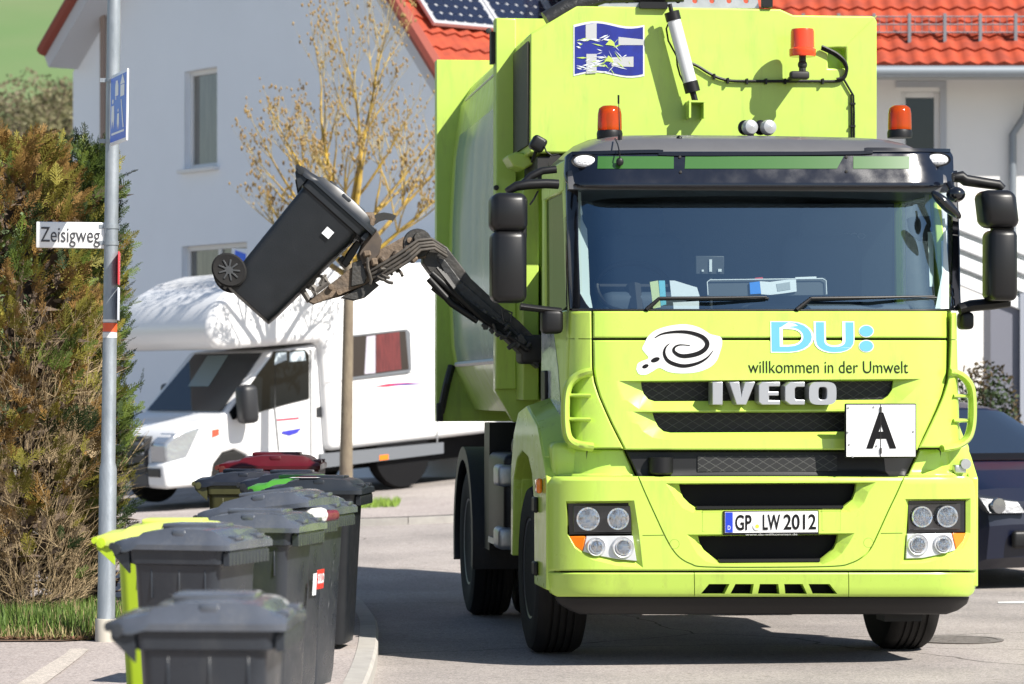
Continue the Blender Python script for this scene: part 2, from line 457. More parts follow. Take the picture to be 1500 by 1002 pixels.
c = smooth_curve([(1391, 545), (1402, 547), (1413, 554), (1421, 566), (1424, 585), (1424, 615), (1420, 636), (1412, 647), (1398, 654), (1380, 657)], 5)
def SR(x, y, off): p = S(min(x, 1400), y, off); return L(x, y, p.y + max(0, x - 1400) * .001)
mb.loft(sweep([SR(x, y, -.03) for x, y in c], .022, .055))
for yy in (580, 616): mb.loft(sweep([SR(x, yy, -.01) for x in (1395, 1404, 1413, 1421)], .012, .05))
mb.build('air_deflector', LIME, truck, smooth=50)
# lower ledge behind the corner panels (between corner and bumper)
mb = panel([(658.5, 822, 913), (697, 818, 930)], off=.085, nx=14, thick=.08); mb2 = panel([(658.5, 1347, 1412), (697, 1330, 1414)], off=.085, nx=14, thick=.08)
mb.build('corner_ledge', LIME, truck); mb2.build('corner_ledge', LIME, truck)
# dark band under the grille with its mesh centre and towing cover
band = panel([(660.5, 917, 1343), (697, 934, 1326)], off=.05, thick=.05)
bd = band.build('lower_band', BLACK, truck)
mb = MB(); mb.add([S(x, y, .042) for x, y in ((1022, 668), (1226, 667), (1226, 690), (1022, 691))], [(0, 1, 2, 3)]); mb.build('grille_mesh', GRILLE, bd)
mb = MB(); p = S(968, 683, .03); mb.lathe([(.0, -.045), (.062, -.045), (.07, -.035), (.07, .05)], (p.x, p.y, p.z), (0, 0, 1), 20); mb.build('step_foot', BLACK, bd)

# ---- bumper
bow = [(698, 812, 1418), (702, 806, 1424), (712, 802, 1428), (740, 800.5, 1430), (800, 800, 1431.5), (836, 801, 1432)]
seam = smooth_curve([(934, 696), (945, 722), (960, 755), (973, 783), (984, 803), (996, 817), (1012, 826), (1034, 830.5), (1130, 831), (1222, 829.5), (1246, 825), (1262, 817), (1275, 804), (1287, 780), (1302, 747), (1314, 722), (1326, 695)], 4)
up = hole([(975, 708), (1283, 706.5), (1272, 722), (1266, 736), (1258, 745), (1245, 750), (1015, 751), (1000, 744), (991, 733), (983, 720)],
          [(997, 710), (1258, 709), (1256, 722), (1252, 732), (1245, 738), (1236, 745), (1024, 746), (1012, 738), (1003, 729), (999, 720)], .05)
lo = hole([(1006, 783), (1252, 781), (1243, 797), (1233, 811), (1222, 820), (1205, 827), (1055, 828), (1034, 822), (1022, 812), (1013, 797)],
          [(1025, 786), (1231, 784), (1229, 795), (1224, 805), (1216, 812), (1202, 823), (1056, 824), (1043, 814), (1033, 806), (1027, 796)], .05)
hl = hole([(829, 734), (929, 733), (936, 778), (942, 832), (905, 829), (868, 820), (842, 803), (831, 783)],
          [(832, 738), (922, 737), (927, 780), (933, 823), (904, 820), (868, 811), (846, 796), (833, 782)], .035)
hr = hole([(1326, 731), (1422, 730), (1422, 781), (1410, 804), (1385, 818), (1352, 825), (1319, 826), (1324, 780)],
          [(1333, 734), (1417, 733), (1417, 780), (1405, 800), (1382, 812), (1352, 818), (1327, 819), (1330, 780)], .035)
cuts = [up, lo, hl, hr, groove(seam, 2.0, .02), groove([(941, 784.5), (972, 784)], 1.2), groove([(1322, 781), (1290, 781.5)], 1.2)]
me = cut(panel(bow, thick=.09, nx=90, dy=6), cuts)
bumper = finish('bumper', me, LIME, truck, smooth=26)
mb = MB()
for cx, cy in ((988, 797), (1272, 795)):
    mb.tube([S(cx + 7 * cos(t * pi / 10), cy + 7 * sin(t * pi / 10), .001) for t in range(21)], .0018, 5, cap=False)
for q in ([(1029, 748), (1058, 748), (1058, 779), (1029, 779), (1029, 748)], [(1204, 746), (1231, 746), (1231, 777), (1204, 777), (1204, 746)]):
    mb.tube([S(x, y, .001) for x, y in q], .0016, 5, cap=False)
mb.build_each('tow_cap', M('lime_shadow_gap', (.16, .20, .02), .6), bumper)
low = [(839, 801.5, 1431), (846, 802, 1431), (862, 804, 1429), (870, 808, 1425), (874, 816, 1418)]
cl = [groove([(1017, 837), (1017, 876)], 1.2), groove([(1243, 837), (1243, 876)], 1.2)]
for a, b in ((1031, 1066), (1072, 1104), (1110, 1142), (1148, 1180), (1186, 1222)):
    s1 = (1127 - (a + b) / 2) * .06
    q = [(a + s1 + 3, 855.5), (b + s1 - 2, 855.5), (b - s1, 870), (a - s1, 870)]
    cl.append(hole(q, q, .1))
me = cut(panel(low, thick=.07, nx=80, dy=5), cl)
finish('bumper_skirt', me, LIME, truck, smooth=26)
lip = panel([(874.5, 814, 1420), (884, 818, 1417), (894, 834, 1404), (900, 850, 1386)], off=.03, thick=.05, nx=40)
lip.build('bumper_lip', BLACK, truck)
# recess beds
mb = MB(); front_box(990, 704, 1266, 752, .12, .135, mb); front_box(1018, 780, 1238, 830, .12, .135, mb); front_box(1022, 852, 1232, 873, .14, .15, mb)
mb.build_each('recess_bed', INK, bumper)
mb = MB()
for l, t, r in ((1022, 741, 1237), (1055, 819, 1203)):
    a = S(l, t + 5); c = S(r, t); mb.box(a.x, c.x, .03, .1, a.z, c.z)
mb.build_each('recess_sill', BLACK, bumper)

# ---- headlights
def poly_block(pts, off, thick):
    mb = MB(); mb.loft([[S(x, y, off) for x, y in pts], [S(x, y, off) + Vector((0, thick, 0)) for x, y in pts]]); return mb
GL = glass('lamp_glass', (.93, .94, .95), .35, .05)
BOWL = M('lamp_bowl', (0.88, 0.89, 0.92), 0.05, metal=1.0, bump=1.0, bscale=34, stretch=(2.5, 1, .6))
def lamp(px, py, rpx, off, parent, name='lamp'):
    p = S(px, py, off); r = rpx / 258.0
    mb = MB(); mb.lathe([(r * .99, -.014), (r * .93, -.012), (r * .86, .004), (r * .6, .022), (r * .3, .034), (.001, .036)], p, (0, 1, 0), 28)
    o = mb.build(name, BOWL, parent, smooth=25)
    q = MB(); q.lathe([(.001, .0), (r * .22, -.002), (r * .22, .03)], p + Vector((0, 0, 0)), (0, 1, 0), 14); q.build('bulb_cap', CHROME, parent); q = MB(); q.lathe([(r * .24, .012), (r * .40, .014), (r * .40, .04), (r * .24, .04)], p, (0, 1, 0), 18); q.build('bulb_shade', GLOSSB, parent)
    g = MB(); g.lathe([(.001, -.022), (r * .5, -.02), (r * .95, -.012), (r * .95, -.010)], p, (0, 1, 0), 28); g.build('lens', GL, parent)
    return o
def headlight(case, silv, oran, mains, smalls):
    hd = poly_block(case, .035, .03).build('headlight', GLOSSB, truck, bev=.004)
    a, b = mains
    fr = [(min(a[0], b[0]) - a[2] - 4, a[1] - a[2] - 3), (max(a[0], b[0]) + b[2] + 4, b[1] - b[2] - 3), (max(a[0], b[0]) + b[2] + 4, b[1] + b[2] + 3), (min(a[0], b[0]) - a[2] - 4, a[1] + a[2] + 3)]
    poly_block(fr, .028, .012).build('reflector_frame', M('lamp_dark_chrome', (.10, .10, .11), .18, metal=.9), hd, bev=.003)
    for q in mains: lamp(*q, .026, hd)
    poly_block(silv, .012, .03).build('lower_trim', LAMPGREY, hd, bev=.004)
    poly_block(oran, .008, .03).build('indicator_lens', ORANGE, hd, bev=.006)
    for q in smalls:
        p = S(q[0], q[1], .01); r = q[2] / 258
        MB().lathe([(r, -.004), (r * 1.28, -.012), (r * 1.4, -.002), (r * 1.4, .015), (r, .015)], p, (0, 1, 0), 28).build('lamp_ring', LAMPGREY, hd)
        lamp(*q, .008, hd)
headlight([(831, 736), (924, 736), (929, 782), (833, 784)], [(859, 785.5), (927, 785), (933, 822), (903, 819), (870, 813), (854, 808)], [(833, 785.5), (858, 785.5), (853.5, 808), (843, 801), (836, 794)],
          [(861, 760, 17), (905, 760, 16)], [(873.5, 800.7, 10), (913, 801.5, 11.5)])
headlight([(1331, 733), (1417, 733), (1417, 780), (1329, 781)], [(1329, 782), (1394, 781), (1400, 806), (1382, 811), (1352, 817.5), (1327, 818.5)], [(1395, 781), (1416, 781), (1411, 793), (1404, 801), (1400.5, 805.5)],
          [(1350, 757, 15.5), (1387, 756.5, 16)], [(1344.5, 797.5, 11.5), (1381.8, 797, 10)])

# ---- number plate
pl = poly_block([(1060, 748.5), (1199.5, 747.5), (1199.5, 783), (1060, 784)], -.012, .02).build('number_plate', BLACK, truck, bev=.003)
decal([(1062, 750), (1198, 749), (1198, 779.5), (1062, 780.5)], -.0145).build('plate_face', M('plate_white', (.78, .78, .77), .35), pl, smooth=0)
decal([(1062.5, 750.5), (1073.5, 750.5), (1073.5, 780), (1062.5, 780)], -.0155).build('country_band', M('plate_blue', (.01, .04, .45), .4), pl, smooth=0)
def fsp(x, z, d): return (x, fy(x, z) - .0155 - d * .3, z)
def text_pl(s, l, t, r, b, mat, **k):
    a = S(l, b, -.015); c = S(r, t, -.015); return text_on(s, 'plate_lettering', fsp, a.x, c.x, a.z, c.z, mat, pl, **k)
text_pl('D', 1066, 770, 1070, 776, PAPER)
text_pl('GP', 1077, 754, 1101, 777, INK, offset=.018)
text_pl('LW', 1117.5, 753.5, 1143, 776.5, INK, offset=.018)
text_pl('2012', 1148, 753, 1195.5, 776, INK, offset=.018)
text_pl('www.du-willkommen.de', 1092, 781, 1168, 784.5, M('plate_small_grey', (.45, .45, .45), .5))
p = S(1109, 771, -.016); MB().lathe([(.0, -.003), (.022, -.003), (.024, 0)], p, (0, 1, 0), 20).build('plate_seal', M('seal_white', (.75, .75, .72), .4), pl)
MB().lathe([(.0, -.0045), (.011, -.0045), (.012, 0)], p, (0, 1, 0), 16).build('plate_seal', M('seal_yellow', (.65, .55, .05), .4), pl)

# ---- folding A warning board
ab = MB()
a = L(1238, 671, -.07); c = L(1343, 591, -.07)
ab.rbox(((a.x + c.x) / 2, -.055, (a.z + c.z) / 2), (c.x - a.x, .02, c.z - a.z), .008)
brd = ab.build('warning_board', BLACK, truck)
mb = MB(); mb.box(a.x + .008, c.x - .008, -.069, -.06, a.z + .008, c.z - .008); mb.build('board_face', M('board_white', (.8, .8, .79), .35, var=.03, vscale=10), brd)
cx = (a.x + c.x) / 2 - .002
text_on('A', 'board_letter', lambda x, z, d: (x, -.069 - d, z), L(1269, 600, -.07).x, L(1313, 600, -.07).x, L(1290, 657, -.07).z, L(1290, 604, -.07).z, INK, brd, offset=.03)
mb = MB(); mb.box(cx - .0012, cx + .0012, -.0735, -.068, a.z + .006, c.z - .006)
for zz in (a.z + .04, c.z - .035): mb.box(cx - .005, cx + .005, -.078, -.068, zz - .016, zz + .016)
mb.build('board_hinge', CHASSIS, brd)
mb = MB()
for x_, y_ in ((1243, 597), (1280, 596), (1242, 633), (1244, 651), (1338, 632), (1249, 669), (1284, 653)): 
    q = L(x_, y_, -.07); mb.lathe([(.0, -.006), (.006, -.005), (.006, .004)], (q.x, -.069, q.z), (0, 1, 0), 10)
mb.build_each('board_screw', ALU, brd)
mb = MB(); mb.box(cx - .12, cx + .12, -.045, .16, a.z + .10, a.z + .14); mb.box(cx - .12, cx + .12, -.045, .16, c.z - .07, c.z - .04); mb.build_each('board_bracket', CHASSIS, brd)

# ---- marks on the bonnet
DECW = M('film_white', (.70, .70, .69), .4); DECB = M('film_blue', (.105, .37, .50), .45)
wht = smooth_curve([(932, 541), (934, 533), (940, 529), (950, 524), (941, 512), (944, 503), (950, 492), (962, 483), (982, 477), (1005, 475), (1025, 480), (1040, 489), (1047, 491), (1056, 494), (1058, 503), (1055, 515), (1050, 528), (1040, 538), (1022, 545), (1000, 547), (980, 545), (966, 539), (956, 544), (946, 549), (936, 548), (932, 541)], 4)[:-1]
decal(wht, -.002).build('logo_ground', DECW, bonnet, smooth=0)
def ribbon(pts, ws, off):
    v = []; n = len(pts)
    for i, (x, y) in enumerate(pts):
        x0, y0 = pts[max(i - 1, 0)]; x1, y1 = pts[min(i + 1, n - 1)]; q = sqrt((x1 - x0) ** 2 + (y1 - y0) ** 2)
        w = ws(i / (n - 1)) / 2; v += [S(x - (y1 - y0) / q * w, y + (x1 - x0) / q * w, off), S(x + (y1 - y0) / q * w, y - (x1 - x0) / q * w, off)]
    return v, [(2 * i, 2 * i + 1, 2 * i + 3, 2 * i + 2) for i in range(n - 1)]
mb = MB()
mb.add(*ribbon(smooth_curve([(959, 495), (970, 489), (990, 486), (1010, 487), (1028, 493), (1036, 502), (1033, 511), (1022, 518), (1005, 521.5), (994, 520), (987, 514), (989, 508), (997, 505), (1011, 506)], 5), lambda t: 1.2 + 5.5 * sin(pi * min(t * 1.05, 1)) ** 1.0, -.0035))
mb.add(*ribbon(smooth_curve([(981, 503), (975, 509), (973, 518), (978, 528), (990, 534), (1004, 536), (1022, 532), (1036, 524), (1045, 513)], 5), lambda t: .8 + 4.8 * sin(pi * t), -.0035))
for cx_, cy_, rx, ry in ((960, 527, 6.5, 3.6), (945.5, 536.5, 4.8, 3.0)):
    mb.add([S(cx_ + rx * cos(k * pi / 10) , cy_ + ry * sin(k * pi / 10) - .25 * rx * cos(k * pi / 10), -.0035) for k in range(20)], [tuple(range(20))])
mb.build('logo_swirl', INK, bonnet, smooth=0)
for off_, mt, d in ((.055, DECW, .0025), (.02, DECB, .004)):
    g = (off_ - .02) * 34
    text_px('DU', 'brand_lettering', 1130 - g, 472 - g, 1250 + g, 516 + g, mt, bonnet, offset=off_)
    for yy in (485, 507):
        mb = MB(); mb.add([S(1269 + (10 + g) * cos(k * pi / 12), yy + (8 + g) * sin(k * pi / 12), -d) for k in range(24)], [tuple(range(24))]); mb.build('brand_lettering', mt, bonnet, smooth=0)
text_px('willkommen in der Umwelt', 'slogan_lettering', 1096, 529, 1330, 546.5, M('slogan_dark', (.006, .007, .004), .6, spec=.2), grille_panel, offset=-.002)
# raised maker lettering
def wordmark():
    H_ = 1.0; out = []
    def poly(pts, x): out.append([(x + a, b) for a, b in pts])
    x = 0
    poly([(0, 0), (.3, 0), (.3, 1), (0, 1)], x); x += .48
    poly([(.22, 0), (.5, 0), (.76, 1), (.46, 1), (.36, .42), (.30, 1), (0, 1)], x); x += .86
    poly([(0, .12), (.1, 0), (.62, 0), (.62, .2), (.3, .2), (.3, .4), (.58, .4), (.58, .58), (.3, .58), (.3, .8), (.62, .8), (.62, 1), (.1, 1), (0, .88)], x); x += .76
    poly([(0, .18), (.16, 0), (.58, 0), (.58, .22), (.34, .22), (.29, .3), (.29, .7), (.34, .78), (.58, .78), (.58, 1), (.16, 1), (0, .82)], x); x += .70
    n = 28
    o1 = []; i1 = []
    for k in range(n + 1):
        t = 2 * pi * k / n + pi / 2; c_, s_ = cos(t), sin(t); e = .55
        sg = lambda q: math.copysign(abs(q) ** e, q)
        o1.append((.4 + .4 * sg(c_), .5 + .5 * sg(s_))); i1.append((.4 + .12 * sg(c_), .5 + .27 * sg(s_)))
    return out, o1, i1, x
polys, o1, i1, x5 = wordmark()
a = S(1040, 593); c = S(1220.5, 559.5); tot = x5 + .8
def wm(u, v, y): return Vector((a.x + (c.x - a.x) * u / tot, y, a.z + (c.z - a.z) * v))
mb = MB()
for q in polys: mb.loft([[wm(u, v, -.004) for u, v in q], [wm(u, v, .12) for u, v in q]])
ring = [[wm(x5 + u, v, -.004) for u, v in o1[:-1]], [wm(x5 + u, v, .12) for u, v in o1[:-1]], [wm(x5 + u, v, .12) for u, v in i1[:-1]], [wm(x5 + u, v, -.004) for u, v in i1[:-1]]]
mb.loft(ring + [ring[0]], cap=False)
mb.build('maker_lettering', M('brushed_silver', (.50, .51, .54), .36, metal=.75), truck, bev=.004, smooth=25)

# ---- windscreen, frame, interior
gl_rows = [(272, 846, 1395), (300, 846, 1395), (360, 846.5, 1395), (430, 849, 1394), (447, 858, 1393), (453, 867, 1391)]
SCREEN = glass('windscreen_glass', (.80, .88, .88), .30, .20, .015, (.50, .78, 1.0), top=.38)
def sheet(rows, off, nx=30, dy=6):
    ys = []; y = rows[0][0]
    while y < rows[-1][0] - 1: ys.append(y); y += dy
    ys.append(rows[-1][0]); V = []
    for yy in ys:
        l = interp(yy, [r[0] for r in rows], [r[1] for r in rows]); r_ = interp(yy, [r[0] for r in rows], [r[2] for r in rows])
        V += [S(l + (r_ - l) * j / nx, yy, off) for j in range(nx + 1)]
    w = nx + 1
    return MB().add(V, [(i * w + j, i * w + j + 1, (i + 1) * w + j + 1, (i + 1) * w + j) for i in range(len(ys) - 1) for j in range(nx)])
ws = sheet(gl_rows, .03).build('windscreen', SCREEN, truck, smooth=60)
# black pillars around the glass
for rws in ([(250, 828, 847), (300, 829, 847), (360, 830, 847.5), (430, 832, 850), (447, 833, 860), (455, 834, 868)], [(250, 1394, 1402), (300, 1394, 1404), (360, 1394, 1406), (430, 1393, 1407), (455, 1391, 1408)]):
    panel(rws, off=.0, nx=8, thick=.10).build('windscreen_pillar', GLOSSB, truck, smooth=50)
panel([(452.5, 866, 1393), (455.5, 866, 1391)], off=.01, thick=.08, edge=1).build('scuttle', BLACK, truck)
panel([(262, 848, 1394), (276, 848, 1394)], off=.035, thick=.05).build('windscreen_header', BLACK, truck)
# inner light pillars seen through the glass
INNER = M('cab_trim_pale', (.72, .80, .78), .6)
def trim_strip(rows, y0, y1):
    V = []
    for yy, l, r in rows:
        b = S(max(l, 850), yy, 0).y; V += [L(l, yy, b + y0), L((l + r) / 2, yy, b + (y0 + y1) / 2), L(r, yy, b + y1)]
    MB().add(V, [(i * 3 + j, i * 3 + j + 1, i * 3 + j + 4, i * 3 + j + 3) for i in range(len(rows) - 1) for j in range(2)]).build('inner_pillar', INNER, truck, smooth=60)
trim_strip([(280, 846, 851), (322, 845, 853), (336, 845, 860), (400, 845, 863), (430, 846, 864), (451, 852, 868)], .05, .20)
trim_strip([(276, 1354, 1365), (340, 1359, 1367), (420, 1362, 1368)], .18, .18)
trim_strip([(320, 1378, 1384), (400, 1380, 1390), (452, 1370, 1390)], .06, .06)
# cabin inside
DASH = M('dashboard_grey', (.05, .065, .085), .7, bump=.1, bscale=120)
mb = MB(); mb.box(-1.05, 1.05, .25, .75, 1.88, 2.0); mb.box(-1.05, 1.05, 1.40, 1.44, 1.9, 2.85); mb.rbox((-.62, .72, 2.03), (.5, .3, .2), .06); mb.rbox((.45, .62, 1.99), (1.0, .3, .14), .05)
dash = mb.build('dashboard', DASH, truck)
mb = MB(); mb.rbox((-.55, 1.2, 2.2), (.5, .18, .6), .08); mb.rbox((-.55, 1.18, 2.56), (.28, .12, .18), .05); mb.rbox((.55, 1.2, 2.2), (.5, .18, .6), .08); mb.rbox((.55, 1.18, 2.56), (.28, .12, .18), .05)
mb.build_each('cab_seat', M('seat_fabric', (.03, .042, .06), .9), truck)
mb = MB(); n = 32; cc = L(928, 420, .66); ringp = []
for k in range(n + 1):
    t = 2 * pi * k / n; ringp.append(cc + Vector((.215 * cos(t), .10 * sin(t), .15 * sin(t) - .01)))
mb.tube(ringp, .017, 8, cap=False); mb.tube([cc + Vector((-.2, 0, 0)), cc, cc + Vector((.2, 0, 0))], .018, 6); mb.tube([cc, cc + Vector((0, -.15, -.25))], .05)
mb.build('steering_wheel', BLACKM, truck)
def slab(px, y, mat, name, parent=dash, th=.006, lean=.15):
    pts = [L(x, yy, y + (452 - yy) / 250 * lean) for x, yy in px]
    MB().prism(pts, (0, th, 0)).build(name, mat, parent, smooth=0)
slab([(952, 413), (964, 411), (968, 450), (957, 452)], .33, M('leaflet_yellow', (.55, .62, .30), .6), 'leaflet')
slab([(965, 411), (974, 411), (976, 446), (968, 448)], .33, M('leaflet_blue', (.15, .50, .62), .6), 'leaflet')
slab([(981, 411), (988, 411), (1014, 419), (1021, 421), (1025, 434), (984, 440)], .34, PAPER, 'paper_sheet')
slab([(986, 443), (1024, 441), (1024, 454), (987, 455)], .31, PAPER, 'paper_sheet')
slab([(1038, 411), (1209, 407), (1212, 432), (1036, 434)], .36, M('tray_dark', (.05, .06, .07), .5), 'tray', th=.02)
mb = MB()
q = [L(x, y, .345 + (452 - y) / 250 * .15) for x, y in ((1037, 432), (1036, 413), (1040, 410), (1205, 408), (1210, 411), (1211, 431))]
mb.tube(q, .0035, 5); mb.build('tray_rim', PAPER, dash)
slab([(1098, 414), (1114, 412), (1116, 430), (1099, 431)], .345, M('packet_blue', (.03, .22, .70), .4), 'packet', th=.01)
slab([(1113, 412), (1128, 413), (1150, 410), (1166, 409), (1167, 427), (1146, 430), (1128, 432), (1115, 431)], .344, PAPER, 'packet', th=.01)
slab([(1137, 416), (1157, 413), (1158, 424), (1139, 427)], .342, M('packet_print', (.35, .38, .40), .6), 'packet', th=.001)
slab([(1106, 407), (1117, 406), (1119, 411), (1107, 412)], .40, M('packet_red', (.6, .03, .04), .5), 'packet', th=.02)
slab([(1165, 406), (1196, 405), (1196, 409), (1166, 410)], .38, PAPER, 'packet', th=.02)
mb = MB(); front_box(1019, 375, 1061, 402, .52, .58, mb); a1 = L(1041, 402, .55); mb.tube([a1, a1 + Vector((0, 0, -.2))], .012)
mb.build('tablet_holder', M('device_grey', (.05, .055, .06), .5), dash, bev=.006)
mb = MB(); front_box(1039, 380, 1043, 398, .512, .52, mb); front_box(1052, 394, 1057, 398, .51, .52, mb); front_box(1028, 395, 1031, 398, .51, .52, mb); mb.build_each('tablet_button', PAPER, dash)
a = L(1224, 350, 1.398); c = L(1268, 341, 1.398)
text_on('IVECO', 'cab_lettering', lambda x, z, d: (x, 1.398 - d, z), a.x, c.x, a.z, c.z, M('cab_letter_grey', (.22, .23, .25), .6), dash, offset=.03)
slab([(1330, 321), (1333, 318), (1362, 316), (1367, 348), (1358, 353), (1348, 353), (1338, 346), (1332, 334)], .50, BLACKM, 'inner_mirror', th=.03, lean=.0)
# wipers
mb = MB()
for (x0, y0), (x1, y1), (x2, y2) in (((947, 454), (966, 437), (1123, 435)), ((1167, 454), (1188, 437), (1369, 434))):
    p0 = S(x0, y0, .0); p1 = S(x1, y1, -.015); p2 = S(x2, y2, -.0); pm = S((x1 + x2) / 2, (y1 + y2) / 2 + .5, -.02)
    mb.tube([p0, p1], [.014, .010]); mb.tube([p1, pm, p2], [.012, .012, .006], flat=.8); mb.tube([S(x1 - 4, y1 + 2, .015), S(x2 + 3, y2 + 2, .018)], .006)
    mb.build('wiper', BLACK, truck); mb = MB()

# ---- sun visor, roof, lamps
VIS = M('visor_smoked', (.004, .006, .013), .16, coat=.55, rvar=.08, bump=.02, bscale=200)
vrows = [(222, 838, 1392), (228, 828, 1396), (256, 826, 1397), (270, 830, 1398), (273, 846, 1396)]
vis = panel(vrows, off=-.14, thick=.03, dy=4).build('sun_visor', VIS, truck, smooth=50)
VG = M('visor_green', (.035, .115, .022), .2, coat=.5)
for a_, b_ in ((875, 987), (1003, 1236), (1250, 1332)):
    sheet([(229, a_ + (1 if a_ < 1240 else 0), b_), (247, a_, b_ - (10 if b_ == 1236 else 0))], -.143, nx=12, dy=5).build('visor_window', VG, vis, smooth=60)
mb = MB()
for x_, y_ in ((996, 230), (997, 252), (1240, 230), (1240, 251)): 
    q = S(x_, y_, -.145); mb.lathe([(0, -.004), (.008, -.003), (.009, .002)], q, (0, 1, 0), 10)
mb.build_each('visor_screw', CHASSIS, vis)
mb = MB(); mb.loft([[S(x, y, -.148) for x, y in smooth_curve(((838, 222), (965, 219), (985, 223), (1260, 221), (1270, 216), (1392, 218)), 4)], [S(x, y + 5, -.15) for x, y in smooth_curve(((838, 222), (965, 219), (985, 223), (1260, 221), (1270, 216), (1392, 218)), 4)], [S(x, y + 5, -.10) for x, y in smooth_curve(((838, 222), (965, 219), (985, 223), (1260, 221), (1270, 216), (1392, 218)), 4)]], cap=False, closed=False)
mb.build('visor_edge', GLOSSB, vis)
for x_, y_ in ((856.5, 236), (1373, 234)):
    p = S(x_, y_, -.15); q = MB(); q.ball((0, 0, 0), (.066, .022, .034), 20, 10); q.v = [tuple(Vector(v) + p) for v in q.v]
    o = q.build('marker_lamp', M('marker_lens', (.75, .77, .8), .08, coat=.8, bump=.6, bscale=90), truck, smooth=60)
    q = MB(); q.lathe([(1, -.2), (1.14, -.5), (1.14, .3)], (0, 0, 0), (0, 1, 0), 24); q.v = [tuple(Vector((v[0] * .068, v[1] * .02, v[2] * .036)) + p) for v in q.v]; q.build('lamp_rim', BLACK, o)
# roof: rounded hood from the visor to the rear of the cab
ROOF = M('roof_grey', (.10, .10, .105), .38, coat=.25, var=.12, vscale=6)
lo_ = []
for yy, zf, hw in ((.34, 2.86, 1.02), (.38, 2.94, 1.02), (.46, 3.0, 1.01), (.60, 3.035, 1.0), (1.0, 3.07, .99), (1.5, 3.07, .97)):
    lp = []
    for k in range(25):
        t = -1 + 2 * k / 24; lp.append(Vector((t * hw * (1.08), yy, zf - .14 * abs(t) ** 9 - .012 * t * t)))
    lp += [Vector((1.08 * hw, yy, 2.70)), Vector((-1.08 * hw, yy, 2.70))]; lo_.append(lp)
MB().loft(lo_).build('cab_roof', ROOF, truck, smooth=40)

# ---- cab sides: doors, windows, fenders
SIDEG = glass('side_glass', (.08, .10, .10), .3, .06, top=.30)
for sx in (-1, 1):
    def X(v): return sx * v
    mb = MB()
    prof = [(.30, 1.18), (1.50, 1.18), (1.50, 2.02), (.27, 2.02)]
    mb.prism([Vector((X(1.06), y, z)) for y, z in prof], (X(.045), 0, 0))
    door = mb.build('cab_door', LIME, truck, bev=.012)
    mb = MB(); mb.prism([Vector((X(1.05), y, z)) for y, z in ((1.36, 2.0), (1.5, 2.0), (1.5, 2.85), (1.40, 2.85))], (X(.05), 0, 0))
    mb.prism([Vector((X(1.05), y, z)) for y, z in ((.30, 2.0), (.42, 2.0), (.62, 2.70), (.54, 2.85))], (X(.05), 0, 0))
    mb.prism([Vector((X(1.05), y, z)) for y, z in ((.54, 2.70), (1.5, 2.70), (1.5, 2.88), (.5, 2.88))], (X(.052), 0, 0))
    mb.build('door_frame', LIME, door, bev=.01)
    mb = MB(); mb.add([Vector((X(1.085), y, z)) for y, z in ((.40, 2.01), (1.38, 2.01), (1.40, 2.72), (.60, 2.72))], [(0, 1, 2, 3)]); mb.build('door_window', SIDEG, door, smooth=0)
    mb = MB(); mb.prism([Vector((X(1.108), y, z)) for y, z in ((1.16, 1.50), (1.34, 1.50), (1.34, 1.68), (1.16, 1.68))], (X(.02), 0, 0)); mb.build('door_handle', BLACK, door, bev=.008)
    mb = MB(); mb.prism([Vector((X(1.106), y, z)) for y, z in ((.55, 1.35), (1.46, 1.28), (1.46, 1.98), (1.0, 1.98), (.75, 1.7))], (X(.002), 0, 0))
    mb.build('door_film', M('door_print', (.72, .74, .76), .25, coat=.5, col2=(.25, .28, .33), vscale=2.2, stretch=(1, 1.0, 3), contrast=2), door, smooth=0)
    # wheel arch in lime with black clips
    arch = [(.22, .44), (.74, .44), (.75, .88), (.84, 1.07), (1.02, 1.17), (1.30, 1.20), (1.55, 1.15), (1.72, 1.02), (1.78, .55), (1.86, .55), (1.85, 1.08), (1.72, 1.30), (1.50, 1.43), (1.1, 1.47), (.62, 1.36), (.36, 1.18), (.22, 1.06)]
    mb = MB(); mb.prism([Vector((X(1.19), y, z)) for y, z in arch], (X(.055), 0, 0))
    inner = arch[1:10]
    mb.loft([[Vector((X(1.20), y, z)), Vector((X(.86), y, z)), Vector((X(.86), y + .015 * (1 if y > 1.3 else -1), z + .03)), Vector((X(1.20), y + .015 * (1 if y > 1.3 else -1), z + .03))] for y, z in inner])
    mb.rbox((X(1.10), .42, 1.14), (.22, .34, .26), .04)
    mb.loft([[Vector((X(1.24), y, z)), Vector((X(1.07), y - .02, z + .06)), Vector((X(1.07), y, z - .05))] for y, z in arch[10:16]])
    wa = mb.build('wheel_arch', LIME, truck, bev=.015)
    mb = MB(); mb.box(*sorted((X(1.245), X(1.27))), .55, .68, .50, .58); mb.box(*sorted((X(1.245), X(1.27))), .55, .68, .86, .95)
    mb.build_each('fender_clip', BLACK, wa, bev=.01)
    mb = MB(); mb.rbox((X(1.262), .42, 1.02), (.03, .10, .085), .012); mb.build('side_marker', ORANGE, truck)
    mb = MB(); mb.box(*sorted((X(1.06), X(.99))), .5, 1.5, .9, 1.2); mb.box(*sorted((X(1.1), X(.7))), .3, .7, .45, .9); mb.build('step_well', BLACK, wa)
# small tow eye at the right corner
p = L(1410, 682, .2); mb = MB(); mb.rbox((p.x - .02, .2, p.z - .02), (.07, .06, .05), .01); mb.lathe([(.012, -.02), (.03, -.02), (.03, .02), (.012, .02)], (p.x + .01, .18, p.z + .01), (0, 1, 0), 16); mb.build('latch', ALU, truck)

